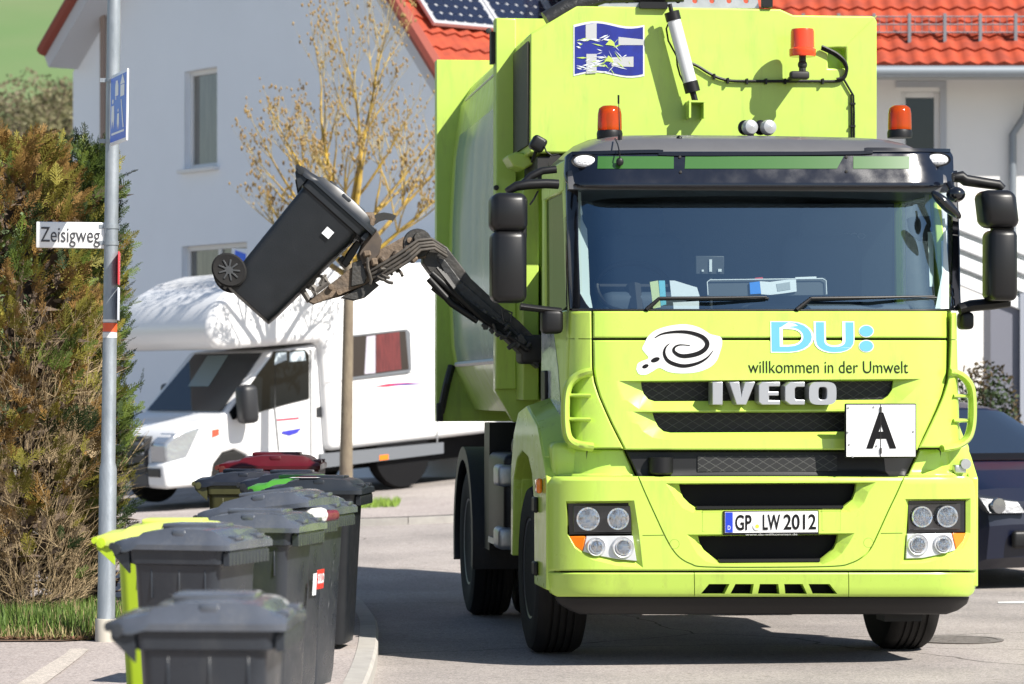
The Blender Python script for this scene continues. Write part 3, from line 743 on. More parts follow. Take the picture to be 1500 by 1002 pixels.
# ---- wheels
def wheel(x, y, r, w, side, dual=False, hubcol=None):
    ax = (side, 0, 0)
    prof = [(.30, -w / 2), (r * .86, -w / 2), (r * .95, -w / 2 + .012), (r, -w / 2 + .05)]
    for k in range(1, 5):
        xx = -w / 2 + .05 + (w - .1) * k / 5; prof += [(r, xx - .008), (r - .012, xx - .006), (r - .012, xx + .006), (r, xx + .008)]
    prof += [(r, w / 2 - .05), (r * .95, w / 2 - .012), (r * .86, w / 2), (r * .62, w / 2 - .01), (.30, w / 2 - .02)]
    t = MB(); t.lathe(prof, (x, y, r), ax, 48)
    if dual: t.lathe(prof, (x - side * (w + .05), y, r), ax, 48)
    nm = empty('wheel', (0, 0, 0)); nm.parent = truck
    t.build('tyre', RUBBER, nm, smooth=40)
    h = MB(); o = w / 2
    h.lathe([(.001, o - .10), (.10, o - .10), (.13, o - .02) if not dual else (.14, o - .03), (.17, o - .05), (.26, o - .03), (.30, o - .015), (.30, o - .12)], (x, y, r), ax, 36)
    for k in range(10):
        t_ = 2 * pi * k / 10; h.lathe([(.014, 0), (.014, .03), (.0, .035)], (x + side * (o - .06), y + .2 * cos(t_), r + .2 * sin(t_)), ax, 8)
    h.build('rim', M('rim_grey', (.12, .13, .14), .45, metal=.5), nm, smooth=35)
for sx in (-1, 1):
    wheel(sx * 1.06, 1.30, .50, .31, sx)
    wheel(sx * 1.10, 4.42, .51, .29, sx, True)
# ---- chassis, rear mudguard, side box with steps
mb = MB(); mb.box(-.42, -.32, .6, 6.4, .62, .9); mb.box(.32, .42, .6, 6.4, .62, .9); mb.box(-.9, .9, 1.22, 1.38, .42, .56); mb.box(-.9, .9, 4.34, 4.5, .42, .6); mb.box(-.32, .32, .8, 1.5, .5, 1.3)
mb.box(-1.0, 1.0, 1.9, 2.6, .62, 1.0); mb.rbox((.75, 3.0, .75), (.55, .9, .5), .06); mb.rbox((.62, 1.0, .40), (.30, .2, .14), .03); mb.box(-.6, .6, .35, .5, .34, .5)
mb.build('chassis_frame', CHASSIS, truck)
mb = MB()
for sx in (-1, 1):
    for a0, a1, ro, w0 in ((-15, 195, .64, 1.27),):
        ls = []
        for k in range(22):
            t = radians(a0 + (a1 - a0) * k / 21); cy, cz = 4.42 + ro * cos(t), .52 + ro * 1.02 * sin(t)
            dy, dz = -cos(t) * .03, -sin(t) * .03
            ls.append([Vector((sx * w0, cy, cz)), Vector((sx * .68, cy, cz)), Vector((sx * .68, cy + dy, cz + dz)), Vector((sx * (w0 - .03), cy + dy, cz + dz)), Vector((sx * (w0 - .03), cy + 3 * dy, cz + 3 * dz)), Vector((sx * w0, cy + 3 * dy, cz + 3 * dz))])
        mb.loft(ls)
    mb.build('rear_mudguard', M('mudguard_black', (.02, .02, .021), .5, bump=.15, bscale=80), truck, smooth=40); mb = MB()
mb = MB(); mb.rbox((-.93, 2.95, .85), (.56, .9, .62), .05); mb.rbox((-1.0, 2.5, 1.2), (.3, .35, .16), .06); mb.box(-1.2, -.7, 3.4, 3.7, .5, 1.35)
sb = mb.build('side_box', BLACK, truck)
mb = MB()
for zz in (1.02, .62):
    MB().rbox((-1.17, 2.62, zz), (.16, .3, .14), .03).build('step_plate', ALU, sb)
mb.box(-1.22, -1.20, 2.5, 3.3, .56, .60)
mb.build('box_strap', ALU, sb)

# ---- refuse body
def RL(px, py, y): return L(px, py, y)
FRONTY, PLATEY = 1.82, 2.65
xl = L(776, 100, FRONTY).x; xr = L(1284.5, 100, FRONTY).x; zt = L(1000, 11, FRONTY).z; zr = L(1200, 22.5, FRONTY).z; zb = 3.02
outl = [(xl, zb), (xr, zb), (xr, zr - .03), (xr - .02, zr), (L(1162, 22, FRONTY).x, zr), (L(1143, 11, FRONTY).x, zt), (L(845, 11, FRONTY).x, zt), (L(777, 49, FRONTY).x, L(777, 49, FRONTY).z)]
mb = MB(); mb.prism([Vector((x, FRONTY, z)) for x, z in outl], (0, PLATEY - FRONTY - .002, 0))
sq = [L(x, y, FRONTY) for x, y in ((1213, 70), (1239, 70), (1239, 100), (1213, 100))]
c1 = MB(); c1.loft([[Vector((p.x, FRONTY - .1, p.z)) for p in sq], [Vector((p.x, FRONTY + .12, p.z)) for p in sq]])
me = cut(mb, [c1]); hopper = finish('hopper_front', me, LIMED, truck, bev=.01)
fb = lambda x, z, d: (x, FRONTY - d, z)
mb = MB(); mb.box(xl - .012, xl - .002, FRONTY + .02, PLATEY - .09, zb + .05, L(777, 60, FRONTY).z); mb.build('hopper_side_shade', M('hopper_shade_brown', (.055, .05, .035), .6, var=.4, vscale=5), hopper)  # dark sheet standing in for the shade on this side of the hopper
mb = MB(); mb.box(.78, 1.0, .55, .75, .22, .42); mb.build('tow_bracket', BLACK, truck)
# cross pressing lines and dents
mb = MB(); q0 = L(1284, 23, FRONTY); q1 = L(1238, 68, FRONTY); mb.tube([Vector((q0.x, FRONTY, q0.z)), Vector((q1.x, FRONTY, q1.z))], .003, 5); mb.build('press_line', LIMED, hopper)
# plate behind the hopper front
mb = MB(); mb.prism([Vector((x, PLATEY, z)) for x, z in ((-1.13, 1.36), (1.13, 1.36), (1.25, 1.56), (1.25, 3.95), (-1.25, 3.95), (-1.25, 1.56))], (0, .10, 0))
mb.box(-1.25, -1.12, PLATEY - .06, PLATEY - .001, 1.57, 3.94); mb.box(-1.0, 1.0, 2.1, PLATEY - .002, 1.42, 2.35); mb.box(-1.12, -1.02, 2.25, PLATEY - .004, 1.5, 2.9)
plate = mb.build('body_bulkhead', LIMED, truck, bev=.008)
mb = MB()
for x_, y_ in ((727, 275), (716, 45)): p = L(x_, y_, PLATEY - .06); mb.lathe([(.0, -.02), (.016, -.018), (.018, .01)], p, (0, 1, 0), 10)
mb.box(-1.275, -1.25, PLATEY, PLATEY + .1, 3.66, 3.86); mb.build_each('bulkhead_bolt', CHASSIS, plate)
# body barrel
sec = [(-.86, 3.92), (-1.00, 3.88), (-1.09, 3.72), (-1.15, 3.3), (-1.175, 2.8), (-1.18, 2.3), (-1.16, 1.9), (-1.13, 1.72), (-.98, 1.42)]
full = sec + [(-x, z) for x, z in reversed(sec)]
mb = MB(); mb.loft([[Vector((x, y, z)) for x, z in full] for y in (PLATEY + .102, 4.0, 5.2, 6.30)])
barrel = mb.build('body_barrel', LIMED, truck, smooth=50)
ADV = M('body_print', (.04, .14, .25), .22, coat=.2, col2=(.28, .33, .33), vscale=1.6, stretch=(1, 2.4, .20), contrast=2.2, detail=7)
mb = MB()
for sx in (-1, 1):
    pts = [(-1.078, 3.76), (-1.154, 3.3), (-1.179, 2.8), (-1.184, 2.3), (-1.164, 1.9), (-1.14, 1.76)]
    mb.add([Vector((sx * (-x) , y, z)) for y in (2.80, 6.0) for x, z in pts], [(i, i + 1, i + 7, i + 6) for i in range(5)])
    mb.build('body_print', ADV, barrel, smooth=50); mb = MB()
mb = MB()
for x_ in (-1.192,):
    mb.tube([(-1.082, 2.82, 3.74), (-1.082, 6.0, 3.74)], .008, 6); mb.build('print_rail', ALU, barrel); mb = MB(); mb.tube([(x_ + .045, 2.82, 1.76), (x_ + .045, 6.0, 1.76)], .02, 6); mb.build('print_rail', ALU, barrel)
# rear flange frame
mb = MB(); mb.prism([Vector((x, 6.30, z)) for x, z in ((-1.27, 1.33), (1.27, 1.33), (1.27, 4.08), (-1.27, 4.08))], (0, .14, 0)); mb.rbox((0, 6.6, 2.4), (2.3, .3, 1.9), .1)
flange = mb.build('tailgate_frame', LIMED, truck, bev=.006)
mb = MB(); mb.tube([(-1.24, 6.28, 1.40), (-1.20, 6.2, 1.62), (-1.16, 6.25, 1.75)], .03); mb.rbox((-1.25, 6.26, 1.40), (.05, .06, .14), .01); mb.build('tailgate_hinge', CHASSIS, flange)
# ---- body roof gear: black pipe, perforated plate, actuator
mb = MB(); q = [L(x, y, FRONTY + .06) for x, y in ((800, 30), (830, 12), (860, 2), (885, -6), (1000, -8))]
mb.tube(q, .058, 14); mb.build('roof_hose', M('hose_black', (.02, .02, .02), .35, bump=.3, bscale=40), hopper)
mb = MB(); plt_ = [L(x, y, FRONTY + .03) for x, y in ((876, 13), (1112, 12), (1108, -12), (876, -12))]
base = MB(); base.prism(plt_, (0, .02, 0)); cs = []
for k in range(9):
    pc = L(893 + k * 25, 1, FRONTY + .03); cs.append(MB().lathe([(.017, -.1), (.017, .1)], pc, (0, 1, 0), 12))
me = cut(base, cs); finish('perforated_plate', me, ALU, hopper, smooth=25)
mb = MB(); front_box(938, 3, 978, 12, FRONTY - .03, FRONTY + .03, mb); front_box(1118, -4, 1132, 10, FRONTY - .02, FRONTY + .05, mb); mb.build_each('roof_clamp', BLACK, hopper)
AY = FRONTY - .11
p0 = L(985, 22, AY); p1 = L(1013, 128, AY); d = (p1 - p0).normalized()
mb = MB(); mb.tube([p0 + d * .02, p1 - d * .02], .042, 16); act = mb.build('lift_actuator', M('actuator_white', (.66, .67, .69), .35, metal=.2), hopper, smooth=40)
mb = MB(); mb.tube([p0 - d * .02, p0 + d * .035], .047, 14); mb.tube([p1 - d * .035, p1 + d * .03], .047, 14); mb.tube([p0 - d * .07, p0], .014); mb.tube([p1, p1 + d * .09], .02)
q = [L(x, y, AY + .03) for x, y in ((981, 30), (976, 42), (979, 60), (991, 82), (992, 95), (996, 110), (1003, 124))]; mb.tube(q, .006, 6)
mb.build('actuator_end', BLACK, act)
mb = MB(); a = L(1004, 175, FRONTY); c = L(1028, 150, FRONTY); mb.box(a.x, c.x, FRONTY - .13, FRONTY, c.z - .012, c.z); mb.box(a.x, a.x + .012, FRONTY - .13, FRONTY, a.z, c.z - .013); mb.box(c.x - .012, c.x, FRONTY - .13, FRONTY, a.z, c.z - .013)
mb.build('actuator_bracket', LIMED, hopper)
# cable loom with clips
mb = MB()
run = [L(x, y, FRONTY - .018) for x, y in smooth_curve([(1010, 92), (1022, 97), (1040, 108), (1055, 115), (1072, 118.5), (1100, 119), (1140, 119), (1190, 119), (1225, 119), (1236, 115), (1240, 104), (1236, 92), (1225, 82), (1212, 75), (1203, 71)], 4)]
mb.tube(run, .010, 6); mb.tube([p + Vector((0, -.012, .012)) for p in run[len(run) * 8 // 14:]], .010, 6)
mb.tube([L(x, y, FRONTY - .014) for x, y in ((1236, 116), (1243, 128), (1250, 140), (1251, 165), (1251, 206))], .007, 6); mb.tube([L(x, y, FRONTY - .014) for x, y in ((1247, 138), (1247.5, 165), (1247.5, 206))], .005, 6)
for x_ in (1046, 1066, 1094, 1122, 1150, 1205): p = L(x_, 119 if x_ > 1070 else 112 + (x_ - 1046) * .3, FRONTY - .018); mb.box(p.x - .006, p.x + .006, FRONTY - .034, FRONTY, p.z - .018, p.z + .016)
for y_ in (152, 185): p = L(1250, y_, FRONTY - .015); mb.box(p.x - .02, p.x + .012, FRONTY - .025, FRONTY, p.z - .006, p.z + .006)
mb.build('cable_loom', BLACK, hopper)

# ---- blue and white film on the body front
BLUE = M('film_dark_blue', (.006, .008, .15), .35, coat=.3, col2=(.010, .022, .26), vscale=9)
def fxy(x, y, d): p = L(x, y, FRONTY - d); return Vector((p.x, FRONTY - d, p.z))
def wavy(x0, y0, x1, y1, amp, d):
    top = [(x0 + (x1 - x0) * t / 12, y0 + amp * sin(2 * pi * (t / 12 - .06))) for t in range(13)]
    bot = [(x0 + (x1 - x0) * t / 12, y1 + amp * sin(2 * pi * (t / 12 - .06))) for t in range(12, -1, -1)]
    return [fxy(x, y, d) for x, y in top + bot]
mb = MB(); w_ = wavy(840, 35, 944, 110, -4.0, .003); mb.add(w_, [tuple(range(len(w_)))]); fw = mb.build('body_film', M('film_edge_white', (.6, .61, .63), .4), hopper, smooth=0)
mb = MB(); w_ = wavy(842, 38, 942, 107, -4.0, .005); mb.add(w_, [tuple(range(len(w_)))]); mb.build('film_field', BLUE, fw, smooth=0)
mb = MB()
for q in (((858, 36), (874, 34), (874, 57), (858, 58)), ((859, 79), (874, 79), (874, 107), (859, 108)), ((906, 54), (943, 58), (943, 66), (906, 66)), ((896, 84), (928, 83), (928, 98), (896, 97))):
    mb.add([fxy(x, y, .007) for x, y in q], [(0, 1, 2, 3)])
mb.build_each('film_bar', M('film_bar_grey', (.40, .41, .42), .5), fw, smooth=0)
random.seed(4); mb = MB(); mb2 = MB()
for k in range(60):
    x = random.choice((random.uniform(842, 880), random.gauss(895, 12))); y = random.gauss(random.choice((62, 86, 98)), 5); ln = random.uniform(4, 22); a = random.gauss(0, .22) if x < 885 else random.uniform(-1.2, 1.2)
    y = min(max(y, 42), 105); t = random.uniform(.4, 1.3); dx, dy = cos(a) * ln / 2, sin(a) * ln / 2
    x = max(844 + abs(dx), x)
    (mb if k % 3 else mb2).add([fxy(x - dx, y - dy, .0085), fxy(x + dx * .2, y + dy * .2 - t, .0085), fxy(x + dx, y + dy, .0085), fxy(x + dx * .1, y + dy * .1 + t, .0085)], [(0, 1, 2, 3)])
mb.build('film_scratch', M('scratch_pale', (.62, .66, .70), .6), fw, smooth=0); 
mb2.add([fxy(895 + 9 * cos(k * .9) * (1 if k % 2 else .55), 63 + 6 * sin(k * .9) * (1 if k % 2 else .55), .009) for k in range(7)], [tuple(range(7))])
mb2.add([fxy(893 + 9 * cos(k * .9) * (1 if k % 2 else .5), 87 + 6 * sin(k * .9) * (1 if k % 2 else .5), .009) for k in range(7)], [tuple(range(7))])
mb2.build('film_scratch', LIMED, fw, smooth=0)

# ---- beacons, roof lamps, aerial
BEAC = lens('beacon_orange_lens', (.92, .13, .004), .6)
def beacon(p, r, h, y_, tall=True):
    mb = MB(); mb.lathe([(r * 1.04, 0), (r * 1.06, .03), (r * 1.0, .045), (.001, .05)], p, (0, 0, 1), 24); b = mb.build('beacon', BLACK, truck)
    mb = MB(); mb.lathe([(r * .98, .047), (r, .06), (r * .97, h * .75), (r * .88, h * .92), (r * .6, h), (.001, h * 1.02)], p, (0, 0, 1), 28); mb.build('beacon_dome', BEAC, b, smooth=50)
    mb = MB(); mb.tube([p + Vector((0, 0, .05)), p + Vector((0, 0, h * .5))], r * .22); mb.ball(p + Vector((0, 0, h * .62)), (r * .3, r * .3, h * .2)); mb.build('beacon_bulb', M('bulb_red', (.10, .015, .008), .4), b)
beacon(L(893, 203, .85), 18.0 / 250, .19, .85)
beacon(L(1318, 202, .85), 17.5 / 250, .19, .85)
# beacon on the body front: upright lamp on a short bracket
p = L(1175.5, 83, FRONTY - .2)
mb = MB(); mb.lathe([(.078, 0), (.082, .01), (.082, .045), (.074, .052), (.073, .15), (.068, .168), (.001, .172)], p, (0, 0, 1), 28); bb = mb.build('beacon', M('beacon_red_plastic', (.80, .055, .01), .2, coat=.6), truck, smooth=40)
mb = MB(); mb.tube([p + Vector((0, 0, -.09)), p], .022); mb.rbox(p + Vector((-.02, .0, -.115)), (.12, .06, .05), .015); mb.rbox(p + Vector((-.02, .1, -.12)), (.06, .2, .03), .008); mb.ball(p + Vector((0, 0, -.05)), .03)
mb.build('beacon_bracket', CHASSIS, bb)
mb = MB()
for x_ in (1098, 1125):
    q = L(x_, 187, .72); mb = MB(); mb.lathe([(.0, -.05), (.045, -.015), (.047, 0), (.04, .03), (.0, .05)], q, (.25, -1, .1), 20)
    rl = mb.build('roof_spotlight', M('spot_grey', (.42, .43, .44), .35, metal=.4), truck, smooth=50)
mb = MB()
for x_ in (1091, 1114): q = L(x_, 187, .78); mb.ball(q, (.042, .035, .045))
q = L(1100, 196, .78); mb.tube([q, q + Vector((0, 0, -.06))], .018); mb.ball(q + Vector((.02, 0, -.035)), (.09, .03, .018)); mb.build('spotlight_mount', BLACK, rl)
mb = MB(); q = L(908, 205, .5); mb.tube([q, q + Vector((0, 0, .03))], .012); mb.tube([q, L(906, 140, .52)], [.004, .002], 5); r0 = L(906, 152, .52); mb.tube([r0, r0 + Vector((0, 0, .05))], .006, 6); q2 = L(995, 203, .5); mb.ball(q2, .018)
q3 = S(908, 237, -.17); mb.tube([L(901, 203, .45), L(905, 212, .33), L(908, 225, .26), q3], .004, 5); mb.ball(q3, (.022, .01, .024))
mb.build('aerial', BLACK, truck)

# ---- mirrors
def mirror_case(l, t, r, b, y, depth, name, parent, taper=0.0):
    a = L(l, b, y); c = L(r, t, y); w = c.x - a.x; h = c.z - a.z
    mb = MB(); mb.rbox(((a.x + c.x) / 2, y + depth / 2, (a.z + c.z) / 2), (w, depth, h), min(w, h) * .2, 4, warp=lambda p: (p.x * (1 - .10 * abs(2 * p.z / h) ** 3) + taper * p.z, p.y * (1 - .25 * (2 * p.z / h) ** 2) - .03 * (1 - (2 * p.x / w) ** 2), p.z))
    return mb.build(name, BLACKM, parent, smooth=60)
ml = empty('mirror_unit', (0, 0, 0)); ml.parent = truck
mirror_case(720, 282, 775, 339, .12, .22, 'mirror_case', ml); mirror_case(720.5, 337, 774.5, 443, .12, .22, 'mirror_case', ml)
mb = MB(); mb.rbox(L(750, 339, .24), (.16, .1, .1), .02)
mb.tube([L(x, y, .3) for x, y in ((742, 281), (756, 273), (775, 270), (800, 269), (818, 270))], [.03, .04, .042, .04, .04], 10, flat=.7)
mb.tube([L(x, y, .42) for x, y in ((766, 270), (778, 258), (795, 250), (815, 248))], .022, 8)
mb.tube([L(x, y, .3) for x, y in ((762, 449), (785, 452), (822, 456))], [.03, .028, .028], 8, flat=.7); mb.rbox(L(808, 471, .34), (.12, .14, .14), .03)
mb.tube([L(x, y, .32) for x, y in ((776, 300), (782, 292), (788, 280))], .006, 6)
mb.build_each('mirror_arm', BLACK, ml, smooth=50)
mr_ = empty('mirror_unit', (0, 0, 0)); mr_.parent = truck
mirror_case(1441, 278, 1494, 333, .12, .22, 'mirror_case', mr_, .12 * -1); mirror_case(1450, 336, 1494.5, 440, .12, .22, 'mirror_case', mr_)
mb = MB(); mb.rbox(L(1468, 335, .24), (.12, .1, .06), .015)
mb.tube([L(x, y, .3) for x, y in ((1396, 260), (1408, 259), (1414, 264), (1440, 268), (1462, 271), (1468, 277))], [.034, .044, .042, .040, .038, .034], 10, flat=.8)
mb.tube([L(x, y, .3) for x, y in ((1405, 453), (1422, 448), (1455, 445), (1478, 442))], [.04, .042, .042, .040], 8, flat=.8); mb.rbox(L(1414, 470, .34), (.08, .12, .10), .025)
mb.build_each('mirror_arm', BLACK, mr_, smooth=50)
# kerb and front view mirrors at the right upper corner
mb = MB(); q = L(1386, 300, .10)
mb.ball((0, 0, 0), (.115, .05, .032), 18, 10); rot = Matrix.Rotation(radians(42), 4, 'Y'); mb.v = [tuple((rot @ Vector(v)) + q) for v in mb.v]
q2 = L(1400, 285, .2); k = len(mb.v); mb.ball(q2, (.055, .06, .045), 16, 8); mb.tube([L(1390, 268, .25), q2], .02)
mb.build('kerb_mirror', GLOSSB, mr_, smooth=60)
# working lamp and cover between cab and body on the left
mb = MB(); q = L(788, 211, 1.55); mb.rbox(q, (.09, .1, .09), .02, mat=Matrix.Rotation(.5, 4, 'Y')); mb.tube([q, q + Vector((-.02, .1, -.1))], .012); mb.tube([L(x, y, 1.5) for x, y in ((797, 214), (800, 222), (808, 228), (818, 226))], .005, 5)
mb.build('work_lamp', BLACK, truck)
mb = MB(); pts = [L(x, y, 2.1) for x, y in ((743, 228), (756, 222), (774, 226), (782, 240), (768, 248), (752, 243))]; mb.prism(pts, (0, .3, 0)); mb.build('body_step', LIMED, truck, bev=.01)
mb = MB(); mb.box(-1.08, -.5, 1.85, 2.5, 2.85, 3.0); mb.tube([(-1.0, 1.6, 2.95), (-.9, 2.2, 2.9)], .05); mb.build('hose_bundle', CHASSIS, truck)

# ---- lifting arm
AYY = 2.0
MUD = M('muddy_steel', (.19, .135, .09), .75, col2=(.08, .062, .048), vscale=11, bump=.4, bscale=50, contrast=1.3)
ARM = M('arm_dark_steel', (.022, .022, .023), .5, col2=(.06, .055, .048), vscale=14, bump=.25, bscale=60, rvar=.1)
arm = empty('lifting_arm', (0, 0, 0)); arm.parent = truck
def A(x, y, dy=0.0): return L(x, y, AYY + dy)
def slabp(px, y0, y1, mat, name, bev=.006):
    mb = MB(); mb.prism([L(x, y, AYY + y0) for x, y in px], (0, y1 - y0, 0)); return mb.build(name, mat, arm, bev=bev, smooth=30)
# upper boom from the truck to the elbow
slabp([(622, 356), (640, 352), (655, 362), (690, 408), (720, 436), (760, 470), (790, 500), (790, 540), (765, 520), (735, 490), (700, 464), (668, 440), (640, 412), (620, 385)], -.09, .09, ARM, 'boom')
slabp([(640, 378), (652, 380), (676, 412), (706, 438), (742, 470), (766, 494), (758, 498), (730, 476), (692, 448), (660, 418)], -.105, -.092, M('boom_cheek', (.03, .03, .031), .4, bump=.3, bscale=40, rvar=.15), 'boom_plate')
mb = MB()
for a_, b_ in (((632, 400), (775, 512)), ((628, 408), (700, 470))):
    mb.tube([A(*a_, -.12), A((a_[0] + b_[0]) / 2 - 2, (a_[1] + b_[1]) / 2 + 6, -.12), A(*b_, -.12)], .022, 8)
for k in range(4): mb.tube(smooth3 := [A(640 + k * 4, 392 + k * 3, -.13), A(670 + k * 3, 430 + k * 3, -.15), A(705 + k * 2, 458 + k * 4, -.14), A(740 + k * 3, 480 + k * 5, -.13), A(770, 505 + k * 3, -.1)], .010, 6)
mb.build('boom_hose', BLACK, arm, smooth=50)
mb = MB(); mb.tube([A(636, 418, -.05), A(672, 446, -.05)], .035, 12); mb.tube([A(670, 444, -.05), A(726, 478, -.05)], .018, 10); mb.build('arm_cylinder', ARM, arm)
mb = MB()
random.seed(8)
for k in range(26):
    t = random.random(); x = 690 + 85 * t; y = 442 + 62 * t + random.uniform(0, 22); q = A(x, y, -.12)
    mb.rbox(q, (random.uniform(.02, .07), .04, random.uniform(.015, .04)), .005, 1, mat=Matrix.Rotation(random.uniform(-1, 1), 4, 'Y'))
mb.tube([A(x, y, -.15) for x, y in ((735, 452), (750, 458), (748, 472), (738, 470), (735, 452))], .006, 6)
mb.tube([A(x, y, -.15) for x, y in ((722, 474), (728, 488), (742, 494), (748, 486))], .008, 6)
mb.build('boom_fitting', ARM, arm)
mb = MB(); mb.rbox(A(778, 512, .05), (.16, .3, .18), .03); mb.box(-.95, -.7, 1.9, 2.2, .9, 1.5); mb.build('boom_base', CHASSIS, arm)
# elbow joint and muddy fore arm
mb = MB()
for dy in (-.11, .08): mb.lathe([(.0, 0), (.085, 0), (.09, .01), (.09, .03), (0, .03)], A(612, 356, dy), (0, 1, 0), 24)
mb.lathe([(.0, -.16), (.035, -.16), (.04, -.1), (.04, .14), (0, .14)], A(612, 350, 0), (0, 1, 0), 16); pass
mb.build('elbow_joint', ARM, arm)
slabp([(460, 446), (452, 442), (520, 388), (545, 372), (600, 342), (618, 338), (628, 348), (624, 378), (604, 380), (585, 392), (556, 404), (532, 418), (498, 432)], -.10, -.02, MUD, 'fore_arm')
slabp([(470, 442), (520, 396), (600, 350), (620, 360), (600, 384), (556, 410), (500, 434)], .04, .10, MUD, 'fore_arm')
slabp([(514, 420), (516, 385), (530, 380), (538, 405), (534, 416)], -.12, -.10, ARM, 'arm_gusset')
slabp([(500, 436), (545, 410), (556, 418), (535, 436), (520, 440)], -.08, .05, ARM, 'arm_gusset')
mb = MB()
for k, (dx, dy) in enumerate(((0, 0), (3, 5), (7, 9), (9, 14))):
    mb.tube([A(540 + dx, 398 + dy, -.13), A(565 + dx, 384 + dy, -.17), A(590 + dx, 368 + dy, -.17), A(612 + dx * .5, 352 + dy, -.17), A(632 + dx * .5, 350 + dy, -.16), A(650 + dx * .5, 362 + dy, -.13)], .0105, 8)
for cx_, cy_, r_ in ((570, 398, .05), (575, 404, .06), (563, 402, .045)):
    q = A(cx_, cy_, -.15); mb.tube([q + Vector((r_ * cos(t * pi / 8), 0.02 * sin(t), r_ * .75 * sin(t * pi / 8))) for t in range(13)], .011, 6)
mb.tube([A(538, 376, -.15), A(539, 392, -.15), A(544, 410, -.15), A(542, 416, -.14)], .010, 6)
mb.build('arm_hose', M('hose_muddy', (.10, .085, .07), .7, col2=(.03, .028, .026), vscale=20), arm, smooth=50)
mb = MB()
for x, y, s in ((537, 372, .05), (548, 384, .05), (580, 372, .045), (596, 366, .05), (560, 380, .04), (586, 388, .04), (604, 378, .06)): mb.rbox(A(x, y, -.13), (s, .08, s * .8), .01, 1, mat=Matrix.Rotation(x, 4, 'Y'))
for x, y in ((485, 420), (497, 428), (600, 352)): mb.lathe([(0, -.03), (.018, -.028), (.018, .01)], A(x, y, -.10), (0, 1, 0), 10)
mb.build_each('arm_fitting', MUD, arm)
# gripper: comb plate under the bin lip, curved horn, lower fork
slabp([(526, 372), (534, 352), (538, 330), (552, 336), (560, 352), (556, 372), (545, 384), (530, 388)], -.12, .12, M('gripper_plate', (.10, .075, .055), .7, col2=(.05, .04, .035), vscale=12), 'gripper_plate')
mb = MB(); cv = [(545, 318), (552, 313), (562, 311), (574, 313), (581, 316)]
mb.loft([[A(x, y, dy) for dy in (-.10, .10)] + [A(x + dx, y + 13 - k * 1.0, dy) for dy in (.10, -.10)] for k, ((x, y), dx) in enumerate(zip(cv, (2, 3, 3, 0, -6)))]); mb.build('gripper_horn', CHASSIS, arm)
slabp([(500, 386), (512, 366), (522, 352), (530, 356), (520, 374), (508, 392)], -.10, .10, CHASSIS, 'gripper_comb')
slabp([(506, 392), (496, 380), (502, 374), (514, 386)], -.08, .08, CHASSIS, 'gripper_comb')
mb = MB()
for q in ([(444, 414), (443, 425), (452, 440), (464, 436), (460, 422), (450, 414)], [(452, 424), (461, 404), (475, 404), (470, 418)], [(458, 430), (480, 414), (472, 404)]):
    mb.tube([A(x, y, -.06) for x, y in q], .022, 6); mb.tube([A(x, y, .06) for x, y in q], .022, 6)
mb.build_each('gripper_fork', M('fork_steel', (.13, .12, .11), .6, metal=.3), arm)
mb = MB(); mb.rbox(A(540, 322, -.05), (.07, .12, .09), .02); mb.tube([A(545, 318, -.1), A(538, 338, -.1)], .025); mb.build('gripper_hinge', MUD, arm)

